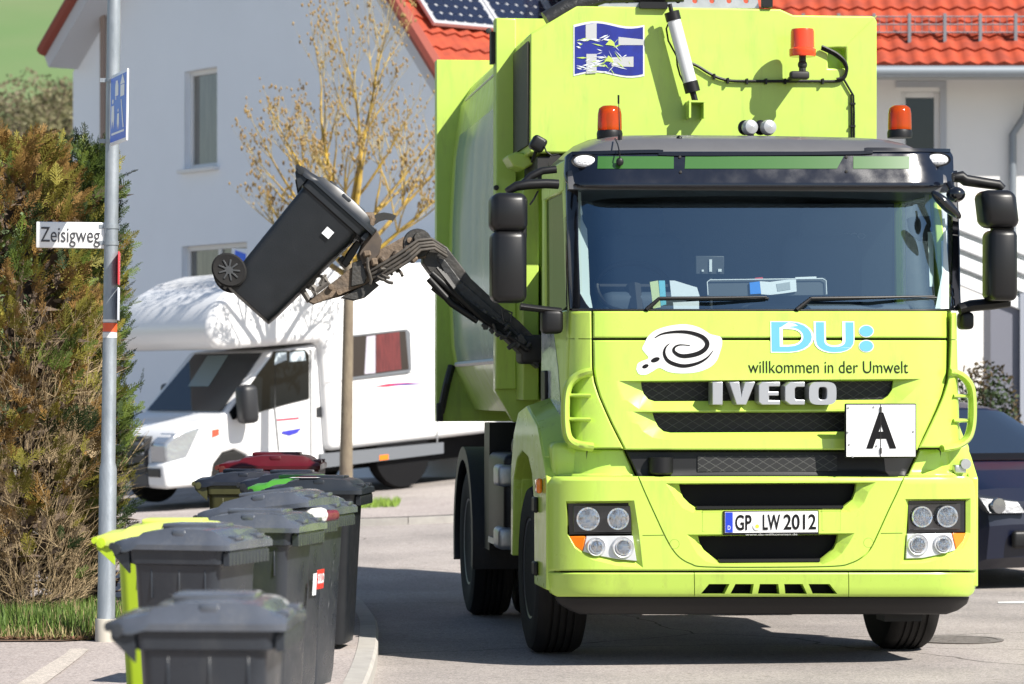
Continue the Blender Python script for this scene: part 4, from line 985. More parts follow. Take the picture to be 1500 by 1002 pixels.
# ================================================================ ground, road, pavement
def rect_grid(xs, ys, fz):
    w = len(xs); return MB().add([(x, y, fz(x, y)) for y in ys for x in xs], [(j * w + i, j * w + i + 1, (j + 1) * w + i + 1, (j + 1) * w + i) for j in range(len(ys) - 1) for i in range(w - 1)])
def frange(a, b, s):
    out = []; 
    while a < b - 1e-6: out.append(a); a += s
    out.append(b); return out
gx = [-900, -400, -200, -100, -60] + frange(-40, 40, 2) + [60, 100, 200, 400, 900]
gy = [-200, -60, -20] + frange(0, 60, 1.5) + [80, 120, 200, 400, 900]
EARTH = M('earth_grass', (.10, .13, .045), .95, col2=(.16, .14, .09), vscale=.5)
struct(rect_grid(gx, gy, lambda x, y: terrain(x, y) - .03).build('ground', EARTH, smooth=60))
def asphalt(name, c1, c2, cracks=True):
    m = bpy.data.materials.new(name); m.use_nodes = True; nt = m.node_tree; b = nt.nodes['Principled BSDF']; b.inputs['Roughness'].default_value = .88
    b.inputs['Specular IOR Level'].default_value = .3
    tc = nt.nodes.new('ShaderNodeTexCoord')
    def noise(s, d=6): n = nt.nodes.new('ShaderNodeTexNoise'); n.inputs['Scale'].default_value = s; n.inputs['Detail'].default_value = d; nt.links.new(tc.outputs['Object'], n.inputs['Vector']); return n.outputs[0]
    r = nt.nodes.new('ShaderNodeValToRGB'); r.color_ramp.elements[0].position = .35; r.color_ramp.elements[1].position = .65
    r.color_ramp.elements[0].color = (*c2, 1); r.color_ramp.elements[1].color = (*c1, 1); nt.links.new(noise(.8), r.inputs[0])
    v = nt.nodes.new('ShaderNodeTexVoronoi'); v.inputs['Scale'].default_value = 110; nt.links.new(tc.outputs['Object'], v.inputs['Vector'])
    r2 = nt.nodes.new('ShaderNodeValToRGB'); r2.color_ramp.elements[0].color = (.55, .55, .55, 1); r2.color_ramp.elements[1].color = (1.35, 1.3, 1.28, 1)
    sp = nt.nodes.new('ShaderNodeSeparateColor'); nt.links.new(v.outputs['Color'], sp.inputs[0]); nt.links.new(sp.outputs[0], r2.inputs[0])
    mx = nt.nodes.new('ShaderNodeMix'); mx.data_type = 'RGBA'; mx.blend_type = 'MULTIPLY'; mx.inputs[0].default_value = .75
    nt.links.new(r.outputs[0], mx.inputs[6]); nt.links.new(r2.outputs[0], mx.inputs[7])
    n4 = noise(14, 8); r4 = nt.nodes.new('ShaderNodeValToRGB'); r4.color_ramp.elements[0].position = .30; r4.color_ramp.elements[1].position = .42
    r4.color_ramp.elements[0].color = (.72, .70, .68, 1); r4.color_ramp.elements[1].color = (1, 1, 1, 1); nt.links.new(n4, r4.inputs[0])
    m2 = nt.nodes.new('ShaderNodeMix'); m2.data_type = 'RGBA'; m2.blend_type = 'MULTIPLY'; m2.inputs[0].default_value = .8
    nt.links.new(mx.outputs[2], m2.inputs[6]); nt.links.new(r4.outputs[0], m2.inputs[7]); last = m2
    if cracks:
        vc = nt.nodes.new('ShaderNodeTexVoronoi'); vc.feature = 'DISTANCE_TO_EDGE'; vc.inputs['Scale'].default_value = .35; 
        ad = nt.nodes.new('ShaderNodeMix'); ad.data_type = 'VECTOR'; ad.inputs[0].default_value = .25
        nn = nt.nodes.new('ShaderNodeTexNoise'); nn.inputs['Scale'].default_value = 1.5; nt.links.new(tc.outputs['Object'], nn.inputs['Vector'])
        nt.links.new(tc.outputs['Object'], ad.inputs[4]); nt.links.new(nn.outputs['Color'], ad.inputs[5]); nt.links.new(ad.outputs[1], vc.inputs['Vector'])
        lt = nt.nodes.new('ShaderNodeMath'); lt.operation = 'LESS_THAN'; lt.inputs[1].default_value = .0022; nt.links.new(vc.outputs['Distance'], lt.inputs[0])
        m3 = nt.nodes.new('ShaderNodeMix'); m3.data_type = 'RGBA'; nt.links.new(lt.outputs[0], m3.inputs[0]); nt.links.new(m2.outputs[2], m3.inputs[6]); m3.inputs[7].default_value = (.13, .115, .105, 1); last = m3
    nt.links.new(last.outputs[2], b.inputs['Base Color'])
    bp = nt.nodes.new('ShaderNodeBump'); bp.inputs['Strength'].default_value = .5; bp.inputs['Distance'].default_value = .006
    nt.links.new(noise(160, 2), bp.inputs['Height']); nt.links.new(bp.outputs[0], b.inputs['Normal'])
    return m
ASPH = asphalt('asphalt', (.365, .335, .315), (.265, .245, .232))
PAVE = asphalt('pavement_asphalt', (.40, .36, .34), (.33, .295, .28), False)
KERB = M('kerb_concrete', (.42, .40, .365), .85, col2=(.32, .30, .28), vscale=7, bump=.25, bscale=120)
struct(rect_grid(frange(-30, 30, 1.0), frange(-10, 58, 1.0), terrain).build('road', ASPH, smooth=60))
# near pavement: kerb runs along the bins and turns the corner to the left
kp = [(-.66, -6), (-.70, 6), (-.715, 11), (-.73, 15.1), (-.755, 16.85), (-.80, 18.2), (-.86, 19.4), (-.94, 20.3), (-1.06, 21.4), (-1.25, 22.3), (-1.6, 23.2), (-2.2, 24.0), (-3.1, 24.6), (-4.5, 25.0), (-7, 25.2), (-14, 25.3)]
kps = smooth_curve(kp, 4)
def offs(pts, d):
    out = []
    for i, p in enumerate(pts):
        a = pts[max(i - 1, 0)]; b = pts[min(i + 1, len(pts) - 1)]; q = sqrt((b[0] - a[0]) ** 2 + (b[1] - a[1]) ** 2)
        out.append((p[0] - (b[1] - a[1]) / q * d, p[1] + (b[0] - a[0]) / q * d))
    return out
inn = offs(kps, .115)
PZ0 = .10
pv = MB(); outer = inn + [(-14, 22), (-14, -6)]
pv.loft([[(x, y, PZ0 - .004) for x, y in outer], [(x, y, -.05) for x, y in outer]])
struct(pv.build('pavement', PAVE, smooth=0))
# kerb stones, each about a metre long with a bevelled road edge
def kerb_line(ref, width, h, name, zf=lambda x, y: 0, length=1.0):
    lens = [0]; 
    for a, b in zip(ref, ref[1:]): lens.append(lens[-1] + sqrt((b[0] - a[0]) ** 2 + (b[1] - a[1]) ** 2))
    def at(s): return (interp(s, lens, [p[0] for p in ref]), interp(s, lens, [p[1] for p in ref]))
    mb = MB(); s = 0
    while s < lens[-1] - .05:
        e = min(s + length - .008, lens[-1]); loops = []
        for k in range(5):
            t = s + (e - s) * k / 4; p = at(t); q = at(min(t + .01, lens[-1])); q0 = at(max(t - .01, 0)); dx, dy = q[0] - q0[0], q[1] - q0[1]; n = sqrt(dx * dx + dy * dy); nx_, ny_ = -dy / n, dx / n; z = zf(*p)
            loops.append([(p[0], p[1], z - .08), (p[0], p[1], z + h - .02), (p[0] + nx_ * .015, p[1] + ny_ * .015, z + h), (p[0] + nx_ * width, p[1] + ny_ * width, z + h), (p[0] + nx_ * width, p[1] + ny_ * width, z - .08)])
        mb.loft(loops); s += length
    return struct(mb.build(name, KERB, smooth=30))
kerb_line(kps, .113, PZ0, 'kerb')
# lighter repair strip across the pavement and the dark seam beside it
mb = MB(); q = [(131, 950), (118, 962), (92, 982), (62, 1004), (10, 1040), (-34, 1040), (25, 1002), (62, 978), (95, 958), (103, 950)]
def GP(px, py, z): D = FPX * (CAMH - z) / (py - HORY); p = W(px, py, D); return (p.x, p.y, z)
mb.add([GP(x, y, PZ0 + .002) for x, y in q], [tuple(range(len(q)))])
struct(mb.build('pavement_strip', asphalt('strip_concrete', (.50, .46, .41), (.43, .39, .35), False), smooth=0))
# tar patch and oil drips on the road
mb = MB(); 
# far pavement on the other side of the side street
fz = lambda x, y: terrain(x, y) + .07
fk = [(6, 31.6), (2.5, 31.5), (0, 31.4), (-1.4, 31.3), (-3, 31.6), (-8, 32.2)]
fr_ = smooth_curve(fk, 6); fb_ = offs(fr_, -2.6)
mb = MB(); n = len(fr_); mb.add([(x, y, fz(x, y)) for x, y in offs(fr_, -.11)] + [(x, y, fz(x, y)) for x, y in fb_], [(i, i + 1, n + i + 1, n + i) for i in range(n - 1)]); struct(mb.build('pavement', PAVE, smooth=0))
kerb_line(list(reversed(fr_)), -.11, .07, 'kerb', terrain)
# white parking line on the right
def GT(px, py): D = FPX * CAMH / (py - HORY); p = W(px, py, D); return (p.x, p.y, terrain(p.x, p.y) + .004)
mb = MB(); mb.add([GT(x, y) for x, y in ((1462, 882), (1540, 880), (1540, 884.5), (1462, 884.5))], [(0, 1, 2, 3)]); struct(mb.build('parking_marking', M('marking_white', (.66, .66, .64), .7, col2=(.5, .49, .47), vscale=14), smooth=0))
# drain cover
mb = MB(); c0 = Vector(GT(1400, 938)); mb.lathe([(.29, -.01), (.30, .004), (.26, .005), (.26, .002), (.001, .003)], c0, (0, 0, 1), 32)
for k in range(6): mb.box(c0.x - .2, c0.x + .2, c0.y - .18 + k * .07, c0.y - .15 + k * .07, c0.z, c0.z + .006)
tag(mb.build('manhole_cover', M('cast_iron', (.20, .18, .165), .7, col2=(.12, .11, .10), vscale=18, bump=.5, bscale=60)), 'round iron manhole cover in the road beside the front wheel', 'manhole cover')

# ================================================================ wheelie bins
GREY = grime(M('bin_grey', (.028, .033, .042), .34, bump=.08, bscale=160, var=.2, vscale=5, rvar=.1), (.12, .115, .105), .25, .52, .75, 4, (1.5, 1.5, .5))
GREYL = grime(M('bin_lid_grey', (.080, .090, .112), .22, coat=.4, bump=.06, bscale=160, var=.25, vscale=7, rvar=.12), (.20, .195, .185), .35, .5, .72, 5, (1, 1, 1))  # cool blue of the sky sheen put into the lid's base colour
DARK = M('bin_black', (.010, .012, .015), .42, bump=.08, bscale=160, rvar=.1)
GREEN = M('bin_lid_green', (.06, .26, .03), .42, var=.15, vscale=6, rvar=.08)
REDL = M('bin_lid_red', (.085, .004, .009), .36, var=.15, vscale=6, rvar=.08)
BROWN = M('bin_body_brownred', (.11, .018, .012), .5, var=.2, vscale=6)
LIMEB = M('bin_lime', (.42, .58, .02), .42, var=.06, vscale=6)
LIMEL = M('bin_lid_lime', (.58, .66, .14), .42, var=.06, vscale=6)
OLIVE = M('bin_body_olive', (.06, .06, .018), .5, var=.3, vscale=6)
def rrect(x0, x1, y0, y1, r, z, n=4):
    out = []
    for cx_, cy_, a0 in ((x1 - r, y1 - r, 0), (x0 + r, y1 - r, 90), (x0 + r, y0 + r, 180), (x1 - r, y0 + r, 270)):
        for k in range(n + 1): t = radians(a0 + 90 * k / n); out.append((cx_ + r * cos(t), cy_ + r * sin(t), z))
    return out
def frand_(a, b): return random.uniform(a, b)
def bin_parts(ribs=True):
    d = {}
    b = MB()
    b.loft([rrect(-.165, .185, -.185, .185, .05, .03), rrect(-.185, .195, -.20, .20, .05, .10), rrect(-.225, .235, -.232, .232, .05, .79), rrect(-.228, .238, -.235, .235, .05, .80), rrect(-.24, .262, -.248, .248, .04, .805), rrect(-.245, .272, -.252, .252, .04, .862), rrect(-.23, .255, -.238, .238, .04, .868)])
    for sy in (-1, 1):
        for x in (-.12, .03, .17):
            yy = sy * .224
            if ribs: b.rbox((x, yy, .725), (.012, .022, .12), .004, 1, mat=Matrix.Rotation(radians(1.5 * sy), 4, 'X'))
        b.loft([[(-.235, sy * .245, .86), (-.325, sy * .235, .865), (-.325, sy * .235, .835), (-.235, sy * .245, .765)], [(-.235, sy * .225, .86), (-.325, sy * .215, .865), (-.325, sy * .215, .835), (-.235, sy * .225, .765)]])
        b.loft([rrect(-.25, -.13, sy * .205 - .012, sy * .205 + .012, .01, .05), rrect(-.235, -.15, sy * .205 - .012, sy * .205 + .012, .01, .16)])
    for k in range(12): b.box(.268, .302, -.215 + k * .039 - .0165, -.215 + k * .039 + .0165, .80, .85)
    b.rbox((.285, 0, .832), (.03, .45, .062), .005, 1)
    d['body'] = b
    l = MB()
    hx = [(-.335, .868, .20), (-.325, .892, .235), (-.29, .905, .25), (-.245, .908, .262), (-.20, .915, .268), (-.17, .934, .268), (-.05, .948, .268), (.10, .950, .268), (.20, .944, .268), (.235, .932, .268), (.255, .915, .266), (.295, .905, .262), (.312, .893, .25)]
    loops = []
    for x, h, w in hx:
        e = .862 if x > -.24 else .85
        e2 = .875 if x > -.24 else .86
        loops.append([(x, -w, e), (x, -w, min(e2 + .008, h - .002)), (x, -w * .93, min(.898, h - .001)), (x, -w * .84, h - .005), (x, -w * .5, h), (x, 0, h + .003), (x, w * .5, h), (x, w * .84, h - .005), (x, w * .93, min(.898, h - .001)), (x, w, min(e2 + .008, h - .002)), (x, w, e)])
    l.loft(loops)
    l.rbox((.02, 0, .950), (.30, .20, .022), .009, 2); l.rbox((.03, -.215, .925), (.07, .05, .034), .008, 2); l.rbox((.03, .215, .925), (.07, .05, .034), .008, 2)
    l.rbox((.285, -.12, .908), (.05, .09, .018), .006, 2); l.rbox((.285, .12, .908), (.05, .09, .018), .006, 2)
    d['lid'] = l
    h = MB(); h.tube([(-.335, -.24, .872), (-.335, .24, .872)], .015, 10)
    for sy in (-1, 1): h.lathe([(.0, -.012), (.022, -.01), (.022, .01), (0, .012)], (-.30, sy * .248, .862), (0, 1, 0), 14)
    d['handle'] = h
    ws_ = []
    for sy in (-1, 1):
        t = MB(); t.lathe([(.062, -.022), (.092, -.026), (.102, -.016), (.102, .016), (.092, .026), (.062, .022)], (-.215, sy * .225, .102), (0, 1, 0), 28)
        r = MB(); r.lathe([(.062, -.02), (.056, -.012), (.03, -.008), (.028, -.026), (.0, -.027)], (-.215, sy * .225, .102), (0, -1 * -sy, 0), 20)
        r.lathe([(.062, .012), (.055, .006), (.028, .004), (.024, .028), (0, .029)], (-.215, sy * .225, .102), (0, sy, 0), 20)
        for k in range(9):
            t_ = 2 * pi * k / 9; r.rbox((-.215 + .042 * cos(t_), sy * .246, .102 + .042 * sin(t_)), (.044, .016, .011), .002, 1, mat=Matrix.Rotation(-t_, 4, 'Y'))
        ws_.append((t, r))
    ax = MB(); ax.tube([(-.215, -.22, .102), (-.215, .22, .102)], .010, 8)
    d['wheels'] = ws_; d['axle'] = ax
    return d
BP = bin_parts(); BCACHE = {}
for k_, v_ in BP.items():
    for m_ in ([v_] if isinstance(v_, MB) else [q for tw in v_ for q in tw]): m_.v = [(x * (.86 if k_ != 'wheels' else 1) + (0 if k_ != 'wheels' else .03), y * .94, z) for x, y, z in m_.v]
def bmesh_for(key, mb, mat):
    k = (key, mat.name)
    if k not in BCACHE:
        o = mb.build(key, mat, smooth=38); BCACHE[k] = o.data; bpy.data.objects.remove(o)
    return BCACHE[k]
def child(name, me, parent, bev=0):
    o = bpy.data.objects.new(name, me); COL.objects.link(o); o.parent = parent
    if bev: md = o.modifiers.new('bevel', 'BEVEL'); md.width = bev; md.segments = 2; md.limit_method = 'ANGLE'; md.angle_limit = radians(40)
    return o
HUBM = M('hub_grey', (.05, .052, .055), .4)
def wheelie_bin(loc, rz, sc, body, lid, label, rot=None, group='wheelie bins lined up on the kerb', lid_open=0.0, ribs=True):
    r = empty('wheelie_bin', loc, rot if rot else (0, 0, radians(rz)), label, 'wheelie bin', group)
    r.scale = sc if isinstance(sc, tuple) else (sc, sc, sc)
    child('body', bmesh_for('body' if ribs else 'plain_body', BP['body'] if ribs else PLAIN, body), r, .006).name = 'body'
    l = child('lid', bmesh_for('lid', BP['lid'], lid), r)
    if lid_open: l.matrix_local = Matrix.Translation((-.30, 0, .862)) @ Matrix.Rotation(-radians(lid_open), 4, 'Y') @ Matrix.Translation((.30, 0, -.862))
    child('handle', bmesh_for('handle', BP['handle'], body), r)
    for t, w in BP['wheels']:
        k = 'tyre' + str(id(t)); wt = child('wheel', bmesh_for(k, t, RUBBER), r); child('hub', bmesh_for('hub' + k, w, HUBM), wt)
    child('axle', bmesh_for('axle', BP['axle'], CHASSIS), r)
    return r
PLAIN = bin_parts(False)['body']; PLAIN.v = [(x * .86, y * .94, z) for x, y, z in PLAIN.v]
STRED = M('sticker_red', (.62, .025, .02), .4)
def sticker(parent, y0, y1, z0, z1, mat, txt=None, x=.236, tmat=PAPER):
    """Label on the front (+x) face of a bin."""
    def f(y, z, d): return (x + (z - .79) * .06 + .012 + d, y, z)
    mb = MB(); mb.add([f(y, z, 0) for y, z in ((y0, z0), (y1, z0), (y1, z1), (y0, z1))], [(0, 1, 2, 3)]); o = mb.build('sticker', mat, parent, smooth=0)
    if txt: text_on(txt, 'sticker_lettering', lambda u, w, d: f(u, w, d), y0 + .008, y1 - .008, z0 + (z1 - z0) * .28, z1 - (z1 - z0) * .2, tmat, o, offset=.03)
    return o
def side_sticker(parent, x0, x1, z0, z1, mat, name='sticker'):
    mb = MB(); mb.add([(x, -.232 - .004 + (.79 - z) * .046, z) for x, z in ((x0, z0), (x1, z0), (x1, z1), (x0, z1))], [(0, 1, 2, 3)]); return mb.build(name, mat, parent, smooth=0)
P = PZ0 - .003
def bloc(px, D): return ((px - CENX) / FPX * D, D, P)
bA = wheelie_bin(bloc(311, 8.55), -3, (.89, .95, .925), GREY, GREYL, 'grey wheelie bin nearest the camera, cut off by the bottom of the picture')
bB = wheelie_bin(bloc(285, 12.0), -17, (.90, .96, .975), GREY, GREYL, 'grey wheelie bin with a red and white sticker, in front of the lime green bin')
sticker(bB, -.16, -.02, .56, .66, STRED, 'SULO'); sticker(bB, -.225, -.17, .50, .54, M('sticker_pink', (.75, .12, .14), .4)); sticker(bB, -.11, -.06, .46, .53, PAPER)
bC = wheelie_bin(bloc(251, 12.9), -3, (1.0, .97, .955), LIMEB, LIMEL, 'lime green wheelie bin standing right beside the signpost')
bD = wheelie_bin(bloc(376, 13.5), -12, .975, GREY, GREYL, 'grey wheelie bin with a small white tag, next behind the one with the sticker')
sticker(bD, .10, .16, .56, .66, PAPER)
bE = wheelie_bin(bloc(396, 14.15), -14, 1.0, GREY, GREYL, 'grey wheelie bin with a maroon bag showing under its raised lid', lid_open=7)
sticker(bE, -.03, .08, .54, .63, STRED, 'SULO')
mb = MB(); mb.rbox((.02, 0, .875), (.50, .46, .05), .02, 3); mb.build('rubbish_bag', M('bag_maroon', (.16, .02, .04), .35, bump=.6, bscale=25), bE, smooth=50)
mb = MB(); random.seed(3); mb.rbox((.20, -.1, .885), (.18, .2, .07), .03, 2); mb.build('paper_litter', M('litter_white', (.6, .6, .58), .7, bump=.8, bscale=30), bE, smooth=40)
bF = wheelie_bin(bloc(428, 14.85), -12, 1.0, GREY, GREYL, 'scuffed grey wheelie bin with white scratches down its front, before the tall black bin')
mb = MB()
random.seed(12)
for k in range(26):
    y = random.uniform(-.18, -.02); z = random.uniform(.2, .7); ln = random.uniform(.02, .09)
    mb.add([(.237 + (z - .79) * .06 + .013, y, z), (.237 + (z - .79) * .06 + .013, y + .006, z + ln * .4), (.237 + (z + ln - .79) * .06 + .013, y + .003, z + ln)], [(0, 1, 2)])
mb.build('scratch', M('scuff_pale', (.45, .45, .46), .7), bF, smooth=0)
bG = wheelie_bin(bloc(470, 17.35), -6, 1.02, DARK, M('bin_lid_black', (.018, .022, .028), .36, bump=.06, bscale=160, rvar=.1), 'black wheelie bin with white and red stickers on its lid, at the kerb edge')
mb = MB(); mb.add([(x, y, .9525) for x, y in ((-.14, -.22), (.02, -.22), (.02, -.12), (-.14, -.12))], [(0, 1, 2, 3)]); mb.build('lid_sticker', PAPER, bG, smooth=0)
mb = MB(); mb.add([(x, y, .954) for x, y in ((-.12, -.15), (0, -.15), (0, -.12), (-.12, -.12))], [(0, 1, 2, 3)]); mb.build('lid_sticker', STRED, bG, smooth=0)
bH = wheelie_bin(bloc(438, 18.2), -3, 1.0, DARK, GREEN, 'wheelie bin with a bright green lid')
bI = wheelie_bin(bloc(424, 18.95), -2, 1.01, DARK, M('bin_lid_navy', (.012, .015, .024), .36, rvar=.1), 'black wheelie bin between the green lidded and the red lidded one')
bJ = wheelie_bin(bloc(402, 20.2), -1, (1.22, 1.2, 1.10), BROWN, REDL, 'big wheelie bin with a dark red lid')
bK = wheelie_bin(bloc(353, 19.55), 2, 1.0, OLIVE, M('bin_lid_navy', (.022, .026, .036), .4), 'olive bodied wheelie bin with a black lid, left of the red lidded one')
random.seed(17)
for bn, n_ in ((bA, 26), (bB, 22), (bD, 18), (bE, 14)):      # pale scuffs on lids and sides
    mb = MB()
    for k in range(n_):
        if k % 2:
            x, z, ln, a = frand_(-.18, .18), frand_(.30, .70), frand_(.015, .07), frand_(-.5, .5); f_ = lambda x, z: (x, -.2285 + (.79 - z) * .045, z)
            mb.add([f_(x, z), f_(x + ln * cos(a), z + ln * sin(a)), f_(x + ln * .5 * cos(a), z + ln * .5 * sin(a) + .003)], [(0, 1, 2)])
        else:
            x, y, ln, a = frand_(-.13, .15), frand_(-.12, .12), frand_(.01, .05), frand_(0, 3.1); dx, dy = cos(a) * ln, sin(a) * ln
            mb.add([(x, y, .9635), (x + dx, y + dy, .9635), (x + dx * .5 - dy * .08, y + dy * .5 + dx * .08, .9635)], [(0, 1, 2)])
    mb.build('scuff', M('scuff_grey', (.16, .16, .165), .7), bn, smooth=0)
# the bin held up by the arm, tilted 43 degrees with its lip in the gripper
tilt = 42
hc = TM @ L(431, 369, 1.98)              # middle of the bin body
Rb = Matrix.Rotation(radians(7), 4, 'Z') @ Matrix.Rotation(radians(tilt), 4, 'Y') @ Matrix.Rotation(radians(-4), 4, 'Z')
o3 = hc - (Rb @ Vector((.0, 0, .46)))
bL = wheelie_bin(o3, 0, (1.1, 1.0, .97), DARK, M('bin_lid_dark', (.018, .021, .026), .36, rvar=.1), 'dark grey wheelie bin tipped in the air in the grip of the lifting arm', rot=Rb.to_euler(), ribs=False, group='wheelie bins lined up on the kerb')
del bL['group']
side_sticker(bL, .055, .105, .66, .715, PAPER)

# ================================================================ signpost
D0 = 17.75
pb = W(155, 942, D0)
post = empty('signpost', (pb.x, pb.y, PZ0), (0, radians(.75), 0), 'galvanised lamp pole carrying a white street name plate and a blue zone sign', 'signpost')
GALV = M('galvanised', (.36, .39, .42), .42, metal=.45, col2=(.24, .27, .30), vscale=16, stretch=(1, 1, .35), rvar=.12, bump=.08, bscale=60)
def PX(px, py, y=0.0):
    m = Matrix.Translation((pb.x, pb.y, PZ0)) @ Matrix.Rotation(radians(.75), 4, 'Y'); return frame_hit(m, px, py, y)
mb = MB(); zc = PX(155, 682).z
mb.lathe([(.058, -.1), (.058, .10), (.052, .13), (.0515, zc - .02), (.042, zc + .02), (.041, 2.2), (.038, 5.2)], (0, 0, 0), (0, 0, 1), 24); pole = mb.build('pole', GALV, post, smooth=50)
mb = MB(); mb.lathe([(.062, 0), (.064, .14), (.060, .15), (.001, .152)], (0, 0, -.02), (0, 0, 1), 24); mb.build('pole_collar', M('collar_concrete', (.45, .42, .36), .8), pole)
mb = MB(); z1, z0 = PX(160, 473).z, PX(160, 486).z; mb.lathe([(.0425, z0), (.0425, z1)], (0, 0, 0), (0, 0, 1), 24); mb.build('reflective_band', M('band_orange', (.72, .10, .03), .4), pole)
mb = MB(); mb.lathe([(.0422, z0 - .035), (.0422, z0 - .005)], (0, 0, 0), (0, 0, 1), 24); mb.lathe([(.0422, z1 + .005), (.0422, z1 + .02)], (0, 0, 0), (0, 0, 1), 24); mb.build('reflective_band', M('band_white', (.7, .7, .68), .4), pole)
a = PX(53, 363); c = PX(154, 326)
mb = MB(); mb.rbox(((a.x + c.x) / 2, -.0, (a.z + c.z) / 2), (c.x - a.x, .022, c.z - a.z), .006, 2); np_ = mb.build('street_name_plate', M('plate_enamel', (.80, .80, .79), .35), post)
text_on('Zeisigweg', 'plate_lettering', lambda x, z, d: (x, -.0115 - d, z), PX(60, 350).x, PX(147, 350).x, PX(100, 362).z, PX(100, 333).z, M('letter_grey', (.05, .05, .055), .5), np_, offset=.0)
mb = MB()
for y_ in (332, 356): z = PX(160, y_).z; mb.lathe([(.046, -.012), (.046, .012)], (0, 0, z), (0, 0, 1), 20); mb.box(-.07, -.03, -.014, .014, z - .012, z + .012)
for y_ in (118, 207): z = PX(160, y_).z; mb.lathe([(.046, -.010), (.046, .010)], (0, 0, z), (0, 0, 1), 20); mb.box(-.075, -.03, -.02, .0, z - .012, z + .012)
mb.build_each('clamp', GALV, post)
# home zone sign seen at a slant
zt_, zb_ = PX(175, 113).z, PX(175, 216).z
sg = empty('zone_sign', (.075, -.28, (zt_ + zb_) / 2), (0, 0, radians(-71.5))); sg.parent = post
hs, ws2 = (zt_ - zb_) / 2, .24
mb = MB(); mb.rbox((0, 0, 0), (ws2 * 2, .012, hs * 2), .005, 2); mb.build('sign_plate', M('sign_white', (.86, .88, .92), .35), sg)
mb = MB(); mb.box(-ws2 + .02, ws2 - .02, -.0085, -.006, -hs + .02, hs - .02); mb.build('sign_field', M('sign_blue', (.05, .17, .85), .35, coat=.2), sg)
mb = MB()
def fpoly(pts): mb.add([(x * ws2, -.0095, z * hs) for x, z in pts], [tuple(range(len(pts)))])
fpoly([(.25, .62), (.82, .62), (.55, .9)]); fpoly([(.3, .28), (.78, .28), (.78, .6), (.3, .6)])       # house
fpoly([(-.35, .35), (.05, .35), (.05, .62), (-.05, .78), (-.28, .78), (-.35, .62)]); fpoly([(-.3, .25), (-.2, .25), (-.2, .34), (-.3, .34)])   # car
for x0, z0_, k in ((-.62, -.55, 1.0), (.05, -.62, .7)):                                                    # figures
    fpoly([(x0 + .09 * k * cos(t * pi / 5), z0_ + .78 * k + .07 * k * sin(t * pi / 5)) for t in range(10)])
    fpoly([(x0 - .16 * k, z0_ + .66 * k), (x0 + .16 * k, z0_ + .66 * k), (x0 + .2 * k, z0_ + .3 * k), (x0 + .1 * k, z0_), (x0, z0_ + .25 * k), (x0 - .1 * k, z0_), (x0 - .2 * k, z0_ + .3 * k)])
fpoly([(.35, .2), (.45, .2), (.75, -.6), (.62, -.6)]); fpoly([(-.75, -.72), (.8, -.72), (.8, -.66), (-.75, -.66)])
mb.build('sign_pictogram', M('sign_picto', (.88, .90, .95), .4), sg, smooth=0)
# red and white hydrant plates edge on
for (y0, y1, mt) in ((370, 418, M('hydrant_red', (.60, .05, .06), .4)), (422, 470, M('plate_pale', (.55, .58, .64), .4))):
    zt2, zb2 = PX(177, y0).z, PX(177, y1).z
    mb = MB(); mb.rbox((0, 0, 0), (.20, .010, zt2 - zb2), .003, 2); o = mb.build('hydrant_plate', mt, post); o.location = (.055, -.05, (zt2 + zb2) / 2); o.rotation_euler = (0, 0, radians(-84))

# ================================================================ motorhome
MX, MD = (-3.95), 35.4
mrot = (0, radians(-4.2), radians(36))
from mathutils import Euler
MM = Matrix.Translation((MX, MD, terrain(MX, MD) - .02)) @ Euler(mrot).to_matrix().to_4x4()
mh = empty('motorhome', (MX, MD, terrain(MX, MD) - .02), mrot, 'white coach built motorhome with overcab alcove parked across the side street', 'motorhome')
def MP(px, py, y=0.0): return frame_hit(MM, px, py, y)
MW = M('motorhome_white', (.80, .80, .80), .30, coat=.3, var=.03, vscale=2)
MG = M('motorhome_grey', (.13, .14, .155), .5)
TRIM = M('motorhome_black', (.02, .021, .024), .45)
MGL = glass('motorhome_glass', (.25, .30, .32), .3, .14)
def mprism(pts, y0, y1, name, mat, parent, bev=.03, smooth=40, seg=3):
    mb = MB(); mb.prism([Vector((p.x, y0, p.z)) for p in pts], (0, y1 - y0, 0)); return mb.build(name, mat, parent, bev=bev, smooth=smooth, seg=seg)
# living body with the overcab nose
zr_ = MP(600, 386).z
nose = [(301, 487), (303, 470), (312, 447), (330, 428), (360, 410), (400, 398), (470, 392)]
pts = [MP(x, y) for x, y in nose]
pts += [Vector((4.0, 0, zr_)), Vector((6.2, 0, zr_)), Vector((6.35, 0, zr_ - .2)), Vector((6.35, 0, .6))]
bx = MP(474, 600).x
pts += [Vector((bx, 0, .55)), Vector((bx, 0, MP(474, 500).z)), MP(455, 502), MP(330, 512), MP(314, 510), MP(305, 500)]
mprism(pts, -.06, 2.2, 'living_body', MW, mh, .09, 50, 4)
a = MP(517, 490, -.06); c = MP(597, 545, -.06)
def mquad(px, y, name, mat, parent, th=.012): 
    mb = MB(); mb.prism([MP(x, yy, y) for x, yy in px], (0, th, 0)); return mb.build(name, mat, parent, smooth=0)
wn_ = mquad([(515, 491), (596, 482), (601, 487), (603, 542), (599, 546), (515, 556)], -.085, 'side_window', MG, mh, .03)
mquad([(517, 493), (594, 484.5), (599, 541), (517, 552)], -.088, 'window_pane', M('pane_dark', (.022, .016, .018), .15, coat=.5), wn_)
CUR = M('curtain_red', (.17, .030, .030), .8, col2=(.05, .010, .012), vscale=20, stretch=(2.5, 1, .2)); CUW = M('curtain_white', (.42, .40, .46), .8)
mquad([(551, 490.5), (585, 486), (588, 541), (551, 546)], -.091, 'curtain', CUR, wn_, .002); mquad([(537, 493), (550, 491), (550, 546.5), (534, 548)], -.091, 'curtain', CUW, wn_, .002)
